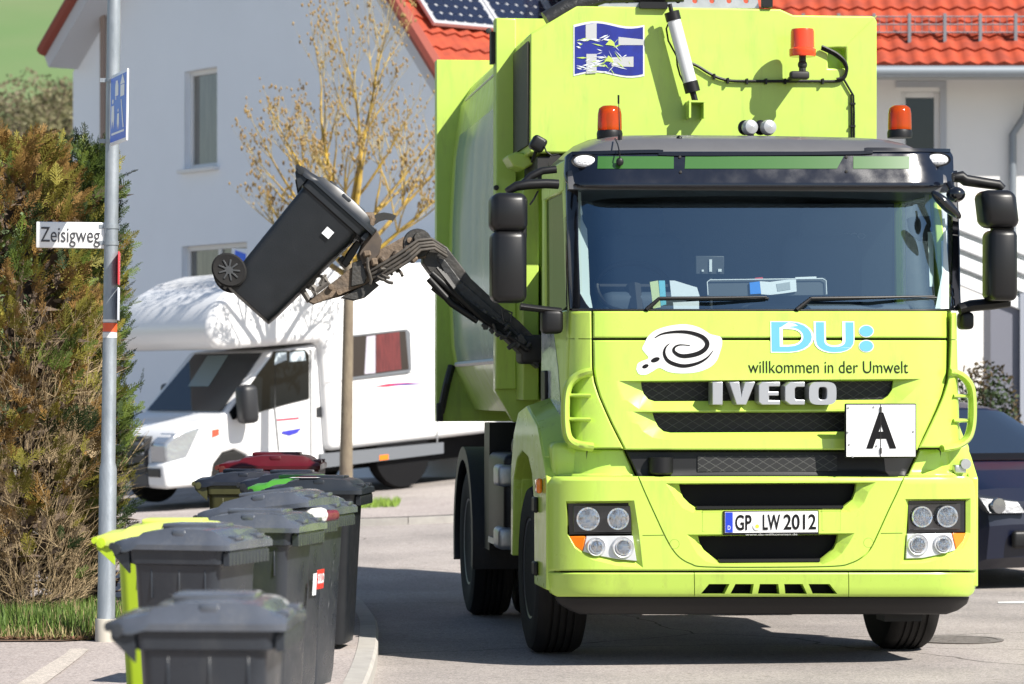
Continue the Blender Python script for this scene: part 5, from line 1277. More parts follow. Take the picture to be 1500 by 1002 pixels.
for q, mt in (([(548, 566), (570, 562), (595, 560.5), (614, 561.5), (590, 563.5), (565, 566.5)], M('stripe_red', (.45, .03, .08), .4)), ([(570, 564.5), (595, 561.6), (618, 561.6), (618, 562.4), (595, 563.8)], M('stripe_blue', (.04, .04, .40), .4))): mquad(q, -.068, 'body_stripe', mt, mh, .003)
mquad([(470, 665), (650, 648), (650, 664), (470, 686)], -.07, 'side_skirt', MG, mh, .06)
mquad([(556, 667), (569, 665.5), (569, 673), (556, 674.5)], -.075, 'side_marker', ORANGE, mh)
# cab
cab_p = [(252, 716), (246, 690), (246, 662), (252, 640), (270, 625), (300, 616), (331, 606), (401, 514), (470, 503), (480, 503), (480, 690), (376, 700), (372, 684), (362, 667), (345, 659), (328, 664), (316, 680), (311, 712)]
cabp = [MP(x, y, .04) for x, y in cab_p]
cb = mprism(cabp, .06, 2.06, 'cab', MW, mh, .05, 45, 3)
x_c = cabp[6]; x_t = cabp[7]; xb = MP(470, 503, .04)
def slope(t, y, o=.0):    # a point up the windscreen slope
    d = Vector((x_t.z - x_c.z, 0, -(x_t.x - x_c.x))).normalized()
    return Vector((x_c.x + (x_t.x - x_c.x) * t - abs(d.x) * o, y, x_c.z + (x_t.z - x_c.z) * t + abs(d.z) * o))
mb = MB(); mb.add([slope(.03, .16, .012), slope(.03, 1.96, .012), slope(.96, 1.86, .012), slope(.96, .26, .012)], [(0, 1, 2, 3)])
wsn = mb.build('windscreen', M('dark_screen', (.010, .014, .018), .06, coat=.25, spec=.35), mh, smooth=0)
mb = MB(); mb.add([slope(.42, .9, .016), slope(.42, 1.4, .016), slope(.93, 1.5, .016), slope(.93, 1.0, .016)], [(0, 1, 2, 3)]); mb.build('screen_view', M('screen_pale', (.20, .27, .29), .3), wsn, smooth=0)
dw = mquad([(341, 615), (336, 604), (398, 522), (401, 514.5), (447, 512), (453, 520), (453, 584), (420, 592)], .045, 'door_window', M('dark_pane', (.006, .008, .010), .08, coat=.1, spec=.3), mh, .012)
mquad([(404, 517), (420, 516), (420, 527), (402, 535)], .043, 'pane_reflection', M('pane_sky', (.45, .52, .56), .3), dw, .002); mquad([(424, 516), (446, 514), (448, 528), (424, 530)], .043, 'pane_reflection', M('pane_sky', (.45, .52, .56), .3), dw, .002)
mb = MB(); mb.rbox(MP(362, 592, -.12), (.22, .24, .46), .07, 3); mb.rbox(MP(358, 603, -.02), (.1, .2, .08), .02, 2); q = MP(248, 579, 2.25); mb.rbox(q, (.15, .22, .3), .05, 3); mb.build_each('wing_mirror', TRIM, mh, smooth=60)
mquad([(413, 632), (442, 627), (436, 634), (424, 638), (413, 635)], .05, 'door_stripe', M('stripe_blue', (.04, .04, .40), .4), mh, .004); mquad([(405, 614), (438, 611), (438, 613.5), (405, 616.5)], .05, 'door_stripe', M('stripe_red', (.45, .03, .08), .4), mh, .004)
mquad([(464, 597), (473, 595), (473, 611), (464, 611)], .05, 'door_handle', TRIM, mh, .01); mquad([(311, 630), (321, 628), (321, 637), (311, 641)], .05, 'side_repeater', M('repeater_red', (.55, .09, .05), .3), mh, .01)
SEAM = M('seam_grey', (.22, .225, .235), .6)
mquad([(476, 560), (650, 540), (650, 541), (476, 561)], -.066, 'panel_seam', SEAM, mh, .004)
mquad([(640, 420), (641.5, 420), (641.5, 648), (640, 648)], -.066, 'panel_seam', SEAM, mh, .004)
mquad([(403, 516), (404.5, 516), (404, 597), (410, 660), (408, 660), (402, 600)], .045, 'door_seam', SEAM, mh, .01); mquad([(455, 512), (456.5, 512), (457, 690), (455.5, 690)], .045, 'door_seam', SEAM, mh, .01)
mquad([(560, 590), (612, 584), (612, 632), (560, 638)], -.068, 'service_flap', M('flap_white', (.70, .70, .70), .4), mh, .004)
fx = cabp[2].x
def fbox(y0, y1, z0, z1, x0, x1, name, mat, parent=mh, bev=.015): mb = MB(); mb.box(fx + x0, fx + x1, y0, y1, z0, z1); return mb.build(name, mat, parent, bev=bev)
zb2 = cabp[0].z
gz1 = MP(246, 640, .04).z
fbox(.50, 1.66, gz1 - .42, gz1 + .0, -.05, .10, 'radiator_grille', TRIM); 
for k in range(3): fbox(.52, 1.64, gz1 - .10 - k * .12, gz1 - .065 - k * .12, -.07, -.045, 'grille_bar', MG, bev=.005)
mb = MB(); mb.ball((fx - .07, 1.06, gz1 - .13), (.02, .12, .055)); mb.build('badge', ALU, mh)
fbox(.46, 1.70, zb2 + .02, gz1 - .43, -.06, .1, 'lower_grille', M('grille_grey', (.05, .05, .055), .5)); 
pl2 = fbox(.86, 1.30, gz1 - .62, gz1 - .50, -.08, -.055, 'number_plate', M('plate_dull', (.45, .44, .42), .5), bev=.002)
fbox(.02, .46, zb2, gz1 - .30, -.07, .45, 'bumper', MW, bev=.05); fbox(1.70, 2.10, zb2, gz1 - .30, -.07, .45, 'bumper', MW, bev=.05)
fbox(.12, .40, zb2 + .14, zb2 + .24, -.085, -.06, 'fog_lamp', TRIM, bev=.01)
mb = MB(); mb.prism([Vector((fx + dx, .055, z)) for dx, z in ((-.03, gz1 - .32), (.26, gz1 - .28), (.50, gz1 + .10), (.12, gz1 + .03), (-.03, gz1 - .08))], (0, .36, 0)); mb.build('headlight', M('headlamp_clear', (.40, .43, .47), .1, metal=.6, coat=.8, bump=.3, bscale=12), mh, bev=.03)
mb = MB(); mb.prism([Vector((fx + dx, 1.70, z)) for dx, z in ((-.03, gz1 - .32), (.26, gz1 - .28), (.50, gz1 + .10), (.12, gz1 + .03), (-.03, gz1 - .08))], (0, .36, 0)); mb.build('headlight', MATS['headlamp_clear'], mh, bev=.03)
def mwheel(xc, y, r=.33):
    e = empty('wheel', (0, 0, 0)); e.parent = mh
    mb = MB(); mb.lathe([(.2, -.1), (r * .93, -.1), (r, -.07), (r, .07), (r * .93, .1), (.2, .1)], (xc, y, r + .0), (0, 1, 0), 32); mb.build('tyre', RUBBER, e)
    mb = MB(); mb.lathe([(.21, -.08), (.19, -.06), (.06, -.09), (.0, -.09)], (xc, y, r), (0, 1, 0), 24); mb.build('rim', M('rim_dull', (.35, .36, .37), .4, metal=.6), e)
xw1 = MP(345, 700).x; xw2 = MP(592, 700).x
for y_ in (.17, 1.95): mwheel(xw1, y_)
for y_ in (.12, 1.98): mwheel(xw2, y_)
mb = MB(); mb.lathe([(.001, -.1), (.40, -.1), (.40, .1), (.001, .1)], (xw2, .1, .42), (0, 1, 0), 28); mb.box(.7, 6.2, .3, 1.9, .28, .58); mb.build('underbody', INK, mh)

# ================================================================ left house, seen on its shaded gable
RENDER = M('house_render', (.88, .92, .98), .9, var=.06, vscale=.4, bump=.1, bscale=90)  # white wall tinted pale blue, its skylit shade put into the colour
WHITEF = M('window_frame_white', (.75, .75, .75), .5)
def tile_material(name, c1, c2, cols, rows):
    """Roof tiles: rows and rolls in the tile's own UV (object x along the eave, y up the slope)."""
    m = bpy.data.materials.new(name); m.use_nodes = True; nt = m.node_tree; b = nt.nodes['Principled BSDF']; b.inputs['Roughness'].default_value = .75
    uv = nt.nodes.new('ShaderNodeUVMap'); sp = nt.nodes.new('ShaderNodeSeparateXYZ'); nt.links.new(uv.outputs[0], sp.inputs[0])
    n = nt.nodes.new('ShaderNodeTexNoise'); n.inputs['Scale'].default_value = 3.6; n.inputs['Detail'].default_value = 6; nt.links.new(uv.outputs[0], n.inputs['Vector'])
    r = nt.nodes.new('ShaderNodeValToRGB'); r.color_ramp.elements[0].position = .35; r.color_ramp.elements[1].position = .65; r.color_ramp.elements[0].color = (*c2, 1); r.color_ramp.elements[1].color = (*c1, 1)
    nt.links.new(n.outputs[0], r.inputs[0]); nt.links.new(r.outputs[0], b.inputs['Base Color'])
    return m
TILE = tile_material('roof_tile', (.42, .060, .020), (.25, .038, .017), 1, 1)
def roof_surface(o, ex, up, width, length, name, mat, parent, tw=.30, tl=.36):
    """Tiled slope: o = eave corner, ex = along the eave, up = up the slope; real rolls and overlapping courses."""
    ex = Vector(ex).normalized(); up = Vector(up).normalized(); n = ex.cross(up).normalized()
    if n.z < 0: n = -n
    nc = int(width / tw); nr = int(length / tl); mb = MB(); V = []; uvs = []; Fc = []
    sub = 4
    for r in range(nr):
        base = len(V); W_ = nc * sub + 1
        for e, (dv, dh) in enumerate(((0.0, .045), (1.06, .012))):
            for i in range(W_):
                ph = (i % sub) / sub; hgt = (.5 - .5 * cos(2 * pi * ph)) * .045
                V.append(Vector(o) + ex * (i / sub * tw) + up * ((r + dv) * tl) + n * (dh + hgt)); uvs.append((i / sub * tw, (r + dv) * tl))
        for i in range(W_): # front lip of the course
            ph = (i % sub) / sub; hgt = (.5 - .5 * cos(2 * pi * ph)) * .045
            V.append(Vector(o) + ex * (i / sub * tw) + up * (r * tl + .004) + n * (.012 + hgt - .03)); uvs.append((i / sub * tw, r * tl))
        for i in range(W_ - 1):
            Fc.append((base + i, base + i + 1, base + W_ + i + 1, base + W_ + i)); Fc.append((base + i, base + 2 * W_ + i, base + 2 * W_ + i + 1, base + i + 1))
    mb.add(V, Fc)
    ob = mb.build(name, mat, parent, smooth=55, fix=False)
    ul = ob.data.uv_layers.new(name='UVMap')
    for lp in ob.data.loops: ul.data[lp.index].uv = uvs[lp.vertex_index]
    return ob
# gable plane: wall direction t (right in the picture comes nearer), normal n to the left and to the camera
ga = radians(53)
DL = 47.0
XL = (107 - CENX) / FPX * DL
house = empty('gable_house', (XL, DL, 0), (0, 0, -ga), 'white rendered house with its shaded gable wall and red tiled roof with solar panels', 'house')
HM = Matrix.Translation((XL, DL, 0)) @ Matrix.Rotation(-ga, 4, 'Z')
def HP(px, py, y=0.0): return frame_hit(HM, px, py, y)      # local x along the gable (towards the camera), local y into the house, z up
lx, lz = 0.0, HP(107, 70).z
OH = -.50
r1 = HP(630, 86, OH); r0 = HP(577, 0, OH); l1 = HP(64, 80, OH); l0 = HP(110, 0, OH)
pr = (r0.z - r1.z) / (r0.x - r1.x); plft = (l0.z - l1.z) / (l0.x - l1.x)
ax_ = (r1.z - pr * r1.x - l1.z + plft * l1.x) / (plft - pr); az_ = l1.z + plft * (ax_ - l1.x)   # ridge
xr_ = 12.0; zr2 = r1.z + pr * (xr_ - r1.x)
wall_out = [(0, 0), (xr_ - .3, 0), (xr_ - .3, zr2 - .1), (ax_, az_ - .25), (0, l1.z + plft * (0 - l1.x) - .25)]
mbw = MB(); mbw.prism([Vector((x, 0, z)) for x, z in wall_out], (0, 10, 0))
w1 = [HP(x, y) for x, y in ((270, 101), (318, 101), (318, 246), (270, 246))]; w2 = [HP(x, y) for x, y in ((266, 356), (362, 359), (362, 428), (266, 428))]
def opening(q): return MB().loft([[Vector((p.x, -.3, p.z)) for p in q], [Vector((p.x, .17, p.z)) for p in q]])
def rectify(q): 
    x0, x1 = min(p.x for p in q), max(p.x for p in q); z0 = sum(p.z for p in q[2:]) / 2; z1 = sum(p.z for p in q[:2]) / 2
    return [Vector((x0, 0, z1)), Vector((x1, 0, z1)), Vector((x1, 0, z0)), Vector((x0, 0, z0))]
w1 = rectify(w1); w2 = rectify(w2)
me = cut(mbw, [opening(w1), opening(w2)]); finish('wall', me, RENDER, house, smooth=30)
def house_window(q, parent, mull=1, depth=.10, sill=True, paneM=None, fw=.07, frontdir=-1):
    x0, x1, z0, z1 = q[0].x, q[1].x, q[2].z, q[0].z; y = depth
    mb = MB(); mb.box(x0, x0 + fw, y, y + .06, z0, z1); mb.box(x1 - fw, x1, y, y + .06, z0, z1); mb.box(x0 + fw, x1 - fw, y, y + .06, z1 - fw, z1); mb.box(x0 + fw, x1 - fw, y, y + .06, z0, z0 + fw)
    for k in range(1, mull): xx = x0 + (x1 - x0) * k / mull; mb.box(xx - fw * .6, xx + fw * .6, y, y + .058, z0 + fw, z1 - fw)
    wf = mb.build('window', WHITEF, parent, bev=.008)
    mb = MB(); mb.box(x0 + fw * .8, x1 - fw * .8, y + .03, y + .04, z0 + fw * .8, z1 - fw * .8); mb.build('pane', paneM or M('house_pane', (.10, .10, .095), .08, coat=.6, col2=(.20, .19, .165), vscale=3, stretch=(5, 1, .4)), wf, smooth=0)
    if sill: mb = MB(); mb.box(x0 - .06, x1 + .06, -.10, y, z0 - .06, z0 - .005); mb.build('sill', WHITEF, wf, bev=.01)
    return wf
house_window(w1, house); house_window(w2, house, 2)
# eave boards and the two roof slopes
def rake(p0, p1, name, th=.26):
    d = (p1 - p0).normalized(); n_ = Vector((-d.z, 0, d.x)); n_ = n_ if n_.z > 0 else -n_
    mb = MB(); mb.prism([p0, p1, p1 - n_ * th, p0 - n_ * th], (0, 10.9, 0)); return mb, n_
oh = OH
eL = Vector((l1.x, oh, l1.z)); rdg = Vector((ax_, oh, az_)); eR = Vector((xr_, oh, zr2))
mb, nn = rake(eL, rdg, 'roof'); mb2, nn2 = rake(rdg, eR, 'roof')
mb.add(mb2.v, mb2.f); roof = mb.build('roof', M('soffit_white', (.55, .55, .57), .8), house)
dL = (rdg - eL); dR = (rdg - eR)
roof_surface(eL + Vector((0, 10.9, .02)), (0, -1, 0), dL, 10.9, dL.length, 'roof_tiles', TILE, roof, tw=.23, tl=.30)
roof_surface(eR + Vector((0, 0, .02)), (0, 1, 0), dR, 10.9, dR.length, 'roof_tiles', TILE, roof, tw=.23, tl=.30)
mb = MB(); 
for p0, p1 in ((eL, rdg), (rdg, eR)): mb.tube([p0 + Vector((0, -.02, .05)), p1 + Vector((0, -.02, .05))], .10, 8)
mb.build('verge_tile', M('verge_red', (.26, .06, .04), .7), roof)
pa = HP(151, 0, -.08); mb = MB(); mb.tube([(pa.x, -.08, az_ - 1.2 if False else pa.z + .6), (pa.x, -.08, .2)], .05, 10); mb.build('downpipe', M('pipe_brown', (.30, .22, .18), .6), house, smooth=60)
# solar panels lying on the right slope
uR = dR.normalized(); nR = Vector((0, 1, 0)).cross(uR); nR = nR if nR.z > 0 else -nR
def RP(px, py, off=.12):      # where a sight line meets the right roof slope, as (along ridge, up slope)
    inv = HM.inverted(); c = inv @ Vector((0, 0, CAMH)); d = inv.to_3x3() @ Vector(((px - CENX) / FPX, 1, (HORY - py) / FPX))
    o = eR + nR * off; t = (o - c).dot(nR) / d.dot(nR); p = c + d * t - o; return p.y, p.dot(uR)
PVM = M('solar_cell', (.012, .016, .035), .12, coat=.6)
a1 = RP(632, 37); 
for k in range(3):
    w_p = 1.05; v0 = a1[0] + .02 + k * (w_p + .02)
    for r in range(2):
        s0 = a1[1] + r * 1.72
        def Q(v, s, h): return eR + nR * (.12 + h) + Vector((0, v, 0)) + uR * s
        mb = MB(); mb.loft([[Q(v0, s0, 0), Q(v0 + w_p, s0, 0), Q(v0 + w_p, s0 + 1.7, 0), Q(v0, s0 + 1.7, 0)], [Q(v0, s0, .05), Q(v0 + w_p, s0, .05), Q(v0 + w_p, s0 + 1.7, .05), Q(v0, s0 + 1.7, .05)]])
        pn = mb.build('solar_panel', M('panel_frame', (.62, .63, .65), .4, metal=.5), roof)
        mb = MB()
        for i in range(6):
            for j in range(10):
                cx_, cy_ = v0 + .055 + (i + .5) * .157, s0 + .05 + (j + .5) * .16; h_ = .076; c_ = .022
                mb.add([Q(cx_ + a, cy_ + b, .056) for a, b in ((-h_ + c_, -h_), (h_ - c_, -h_), (h_, -h_ + c_), (h_, h_ - c_), (h_ - c_, h_), (-h_ + c_, h_), (-h_, h_ - c_), (-h_, -h_ + c_))], [tuple(range(8))])
        mb.build('solar_cell', PVM, pn, smooth=0)

# small road sign on a post between the motorhome and the house
p_ = W(351, 375, 41.0); ps = empty('road_sign', (p_.x, p_.y, terrain(p_.x, p_.y)), (0, 0, radians(10)), 'small blue and white road sign showing just behind the wheel of the tipped bin', 'road sign')
h_ = p_.z - terrain(p_.x, p_.y); mb = MB(); mb.tube([(0, 0.03, 0), (0, .03, h_ + .1)], .03, 10); mb.build('post', GALV, ps)
mb = MB(); mb.rbox((0, 0, h_), (.21, .012, .20), .004, 2); sp_ = mb.build('sign_plate', MATS['sign_white'], ps); mb = MB(); mb.add([(-.085, -.008, h_ - .08), (.085, -.008, h_ - .08), (.085, -.008, h_ + .03), (-.06, -.008, h_ + .08)], [(0, 1, 2, 3)]); mb.build('sign_field', MATS['sign_blue'], sp_, smooth=0)

# ================================================================ right house with the long red roof
RD = 39.0
rh = empty('tiled_house', (0, RD, 0), (0, 0, 0), 'white house with a long sunlit red tiled roof, snow guard and grey gutter', 'house')
RM = Matrix.Translation((0, RD, 0))
def QH(px, py, y=0.0): return frame_hit(RM, px, py, y)
ez = QH(1300, 112).z
def rwin(px0, px1, py0, py1): return [QH(px0, py0), QH(px1, py0), QH(px1, py1), QH(px0, py1)]
x0, x1 = 1.7, 9.5
mbw = MB(); mbw.box(x0, x1, 0, 8, 0, ez + .25)
q1 = rwin(1320, 1378, 134, 232); q2 = rwin(1404, 1440, 470, 640)
me = cut(mbw, [opening(q1)]); finish('wall', me, M('house_render_white', (.78, .77, .75), .9, var=.05, vscale=.8, bump=.1, bscale=90), rh, smooth=30)
house_window(q1, rh, 1, paneM=M('dark_room_pane', (.012, .014, .017), .1, coat=.3), sill=False)
mb = MB(); qa, qb = QH(1312, 128), QH(1386, 128); mb.box(qa.x, qb.x, -.02, -.002, qa.z, qa.z + .08); mb.box(qb.x - .08, qb.x, -.021, -.002, QH(1386, 235).z, qa.z - .001); mb.build('window_surround', M('surround_grey', (.42, .44, .47), .8), rh)
up = Vector((0, cos(radians(38)), sin(radians(38)))); ov = .75
e0 = Vector((x0 - 1.0, -ov, ez + .04))
mb = MB(); mb.prism([e0 + Vector((0, 0, -.02)), e0 + up * 8 + Vector((0, 0, -.02)), e0 + up * 8 + Vector((0, 0, -.2)), e0 + Vector((0, 0, -.16))], (x1 - x0 + 1.6, 0, 0)); rr = mb.build('roof', M('soffit_grey', (.45, .45, .45), .8), rh)
roof_surface(e0, (1, 0, 0), up, x1 - x0 + 1.6, 8, 'roof_tiles', TILE, rr, tw=.215, tl=.335)
mb = MB(); mb.tube([e0 + Vector((-.1, -.05, -.06)), e0 + Vector((x1 - x0 + 1.7, -.05, -.06))], .075, 10); gx_ = QH(1489, 165)
mb.tube([(gx_.x + .1, -.6, ez - .05), (gx_.x + .1, -.12, ez - .5), (gx_.x - .06, -.07, ez - .75), (gx_.x - .06, -.07, .4)], .05, 8); mb.build('gutter', M('zinc', (.24, .27, .30), .5, metal=.4), rh, smooth=50)
mb = MB(); sgp = e0 + up * .62
for hh in (.10, .20, .30): mb.tube([sgp + Vector((0, -.1, hh)), sgp + Vector((x1 - x0 + 1.5, -.1, hh))], .010, 5)
k = .3
while k < x1 - x0 + 1.5:
    mb.box(sgp.x + k - .02, sgp.x + k + .02, sgp.y - .12, sgp.y - .08, sgp.z - .05, sgp.z + .34); k += .45
k = .1
while k < x1 - x0 + 1.5:
    mb.tube([sgp + Vector((k, -.1, .10)), sgp + Vector((k, -.1, .30))], .005, 4); k += .09
mb.build('snow_guard', M('guard_grey', (.20, .21, .23), .5, metal=.4), rr)
# glazed porch roof and shade-coloured porch wall in front of it
ph = empty('glazed_porch', (0, RD - 3.2, 0), (0, 0, 0), 'lean to porch with white rafters and shaded side wall behind the dark blue car', 'porch')
PM = Matrix.Translation((0, RD - 3.2, 0))
def PQ(px, py, y=0.0): return frame_hit(PM, px, py, y)
mb = MB()
for (xa, ya), (xb_, yb) in (((1380, 318), (1520, 372)), ((1380, 345), (1520, 400)), ((1380, 372), (1520, 428)), ((1380, 398), (1520, 455))):
    a, b = PQ(xa, ya), PQ(xb_, yb); dz = Vector((0, 0, .075)); mb.loft([[a + dz, a - dz, a - dz + Vector((0, .12, 0)), a + dz + Vector((0, .12, 0))], [b + dz, b - dz, b - dz + Vector((0, .12, 0)), b + dz + Vector((0, .12, 0))]])
mb.build('rafter', M('rafter_white', (.72, .73, .74), .5), ph, bev=.01)
mb = MB(); a, b = PQ(1375, 310), PQ(1530, 372); c, d = PQ(1530, 465), PQ(1375, 405)
mb.prism([p + Vector((0, .14, 0)) for p in (a, b, c, d)], (0, .03, 0)); mb.build('roof_panel', M('porch_panel', (.62, .65, .66), .3, col2=(.74, .76, .76), vscale=1.5), ph)
mb = MB(); a = PQ(1452, 436); b = PQ(1560, 436); mb.box(a.x, b.x, 0.05, .6, 0, a.z); mb.build('porch_wall', M('porch_shade_grey', (.16, .165, .20), .7), ph)  # the wall's shade is put into its dark base colour
mb = MB(); a = PQ(1494, 430); mb.box(a.x, a.x + .12, -.02, .04, 0, a.z); mb.build('porch_post', M('post_grey', (.33, .35, .40), .5, metal=.3), ph)

# ================================================================ dark blue car at the right edge
ca = radians(24)
cc_ = W(1568, 850, 24.0)
car = empty('hatchback_car', (cc_.x, cc_.y, 0), (0, 0, ca), 'dark blue hatchback parked behind the truck, cut off by the right edge', 'car')
CBL = M('car_dark_blue', (.003, .006, .022), .36, coat=.15, var=.1, vscale=3)
prof = [(.14, .17), (.03, .26), (.0, .52), (.03, .70), (.14, .80), (.55, .93), (1.02, 1.00), (1.10, 1.03), (1.95, 1.42), (2.4, 1.48), (3.2, 1.46), (3.85, 1.36), (4.02, 1.0), (4.08, .6), (4.02, .3)]
def carw(y, z): # half width at a station
    base = .865 - .10 * max(0, (.55 - y) / .55) ** 2 - .06 * max(0, (y - 3.5) / .6) ** 2
    return base - max(0, z - .92) * .42
secs = []
mb = MB(); N = 9
for y, z in prof:
    secs.append([Vector((carw(y, z) * sin(pi / 2 * (t / (N - 1) * 2 - 1)), y + .16 * (abs(t / (N - 1) * 2 - 1) ** 3) * (1 if y < 1.2 else .3 if y < 3 else -1), z - .05 * abs(t / (N - 1) * 2 - 1) ** 4)) for t in range(N)])
for i in range(len(secs) - 1): 
    mb.add(secs[i] + secs[i + 1], [(j, j + 1, N + j + 1, N + j) for j in range(N - 1)])
for e in (0, N - 1):     # sides
    loop = [s_[e] for s_ in secs]; low = [Vector((v.x * .98, v.y, .17)) for v in loop]
    for i in range(len(loop) - 1): mb.add([loop[i], loop[i + 1], low[i + 1], low[i]], [(0, 1, 2, 3)])
body = mb.build('body', CBL, car, smooth=40)
def carskin(y, u, o=.006):
    z = interp(y, [p[0] for p in prof[2:11]], [p[1] for p in prof[2:11]]); e = abs(u)
    return Vector((carw(y, z) * sin(pi / 2 * u), y + .16 * e ** 3 * (1 if y < 1.2 else .3) - o * .7, z - .05 * e ** 4 + o))
CGL = M('car_glass', (.012, .018, .03), .05, coat=1.0)
mb = MB(); V = [carskin(1.12 + (1.90 - 1.12) * i / 5, -.80 + 1.6 * j / 8) for i in range(6) for j in range(9)]; mb.add(V, [(i * 9 + j, i * 9 + j + 1, (i + 1) * 9 + j + 1, (i + 1) * 9 + j) for i in range(5) for j in range(8)]); mb.build('windscreen', CGL, car, smooth=60)
mb = MB(); V = [carskin(.96 + .17 * i / 3, -.9 + 1.8 * j / 8, .009) for i in range(4) for j in range(9)]; mb.add(V, [(i * 9 + j, i * 9 + j + 1, (i + 1) * 9 + j + 1, (i + 1) * 9 + j) for i in range(3) for j in range(8)]); mb.build('scuttle', INK, car, smooth=60)
for s_ in (-1, 1):
    mb = MB(); mb.add([Vector((s_ * x_, y_, z_)) for x_, y_, z_ in ((.845, 1.30, 1.02), (.715, 2.0, 1.36), (.70, 3.2, 1.40), (.76, 3.6, 1.25), (.85, 3.4, 1.0))], [(0, 1, 2, 3, 4)]); mb.build('side_window', CGL, car, smooth=0)
    mb = MB(); mb.loft([[Vector((s_ * x_, y_, z_ + .0)) for x_, y_, z_ in ((.80, .10, .74), (.74, .02, .60), (.42, -.03, .60), (.46, .04, .70))], [Vector((s_ * x_, y_ + .2, z_ + .05)) for x_, y_, z_ in ((.80, .10, .74), (.74, .02, .60), (.42, -.03, .60), (.46, .04, .70))]]); hd_ = mb.build('headlight', M('car_headlight', (.035, .04, .05), .2, metal=.2, coat=.1, bump=.08, bscale=14), car, bev=.012)
    mb = MB(); mb.lathe([(.0, -.01), (.06, -.008), (.065, .02)], (s_ * .66, .01, .665), (0, 1, 0), 16); mb.build('lamp', M('lamp_grey_chrome', (.30, .31, .33), .2, metal=.9), hd_)
    mb = MB(); mb.rbox((s_ * .93, 1.35, 1.02), (.18, .10, .13), .04); mb.build('wing_mirror', CBL, car, smooth=60)
    for y_ in (.78, 3.3):
        e = empty('wheel', (0, 0, 0)); e.parent = car
        mb = MB(); mb.lathe([(.19, -.09), (.28, -.1), (.31, -.07), (.31, .07), (.28, .1), (.19, .1)], (s_ * .76, y_, .31), (1, 0, 0), 28); mb.build('tyre', RUBBER, e)
        mb = MB(); mb.lathe([(.19, .08), (.17, .05), (.05, .08), (0, .08)], (s_ * .76, y_, .31), (s_, 0, 0), 20); mb.build('rim', M('rim_dull', (.35, .36, .37), .4, metal=.6), e)
mb = MB(); mb.rbox((0, .0, .64), (.80, .06, .10), .02); mb.rbox((0, -.01, .40), (1.1, .06, .14), .03); gr = mb.build('radiator_grille', BLACK, car)
mb = MB(); mb.rbox((0, -.035, .655), (.78, .02, .012), .004, 1); mb.rbox((0, -.035, .62), (.78, .02, .012), .004, 1); mb.build('grille_bar', CHROME, gr)
mb = MB(); mb.box(-.26, .26, -.045, -.03, .46, .57); mb.build('number_plate', MATS['plate_white'], car)
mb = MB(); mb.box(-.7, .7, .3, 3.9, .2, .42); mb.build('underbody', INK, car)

# ================================================================ vegetation
def frand(a, b): return random.uniform(a, b)
def leaf_mesh(mb, p, d, ln, wd):
    """One little spray: a bent pointed leaf-sized face pair."""
    d = d.normalized(); s_ = d.cross(Vector((frand(-1, 1), frand(-1, 1), frand(-1, 1))))
    if s_.length < 1e-4: return
    s_.normalize(); s_ *= wd; q = p + d * ln * .5; r = p + d * ln + Vector((0, 0, -ln * .12))
    mb.add([p, q + s_, r, q - s_], [(0, 1, 2, 3)])
def leafmat(name, c1, c2, scale=3.0, trans=.25):
    m = M(name, c1, .65, col2=c2, vscale=scale, spec=.3, contrast=1.4)
    b = m.node_tree.nodes['Principled BSDF']; b.inputs['Subsurface Weight'].default_value = 0
    return m
C_GREEN = leafmat('conifer_green', (.12, .165, .024), (.045, .075, .017), 4)
C_DARK = leafmat('conifer_deep_green', (.035, .060, .016), (.016, .030, .010), 5)
C_OLIVE = leafmat('conifer_olive', (.25, .215, .035), (.12, .115, .020), 5)
C_BROWN = leafmat('conifer_brown', (.27, .155, .040), (.14, .08, .026), 5)
TWIG = M('dry_twig', (.46, .35, .20), .85, col2=(.26, .19, .11), vscale=6)
BARKD = M('conifer_bark', (.14, .10, .07), .9, col2=(.07, .05, .035), vscale=8)
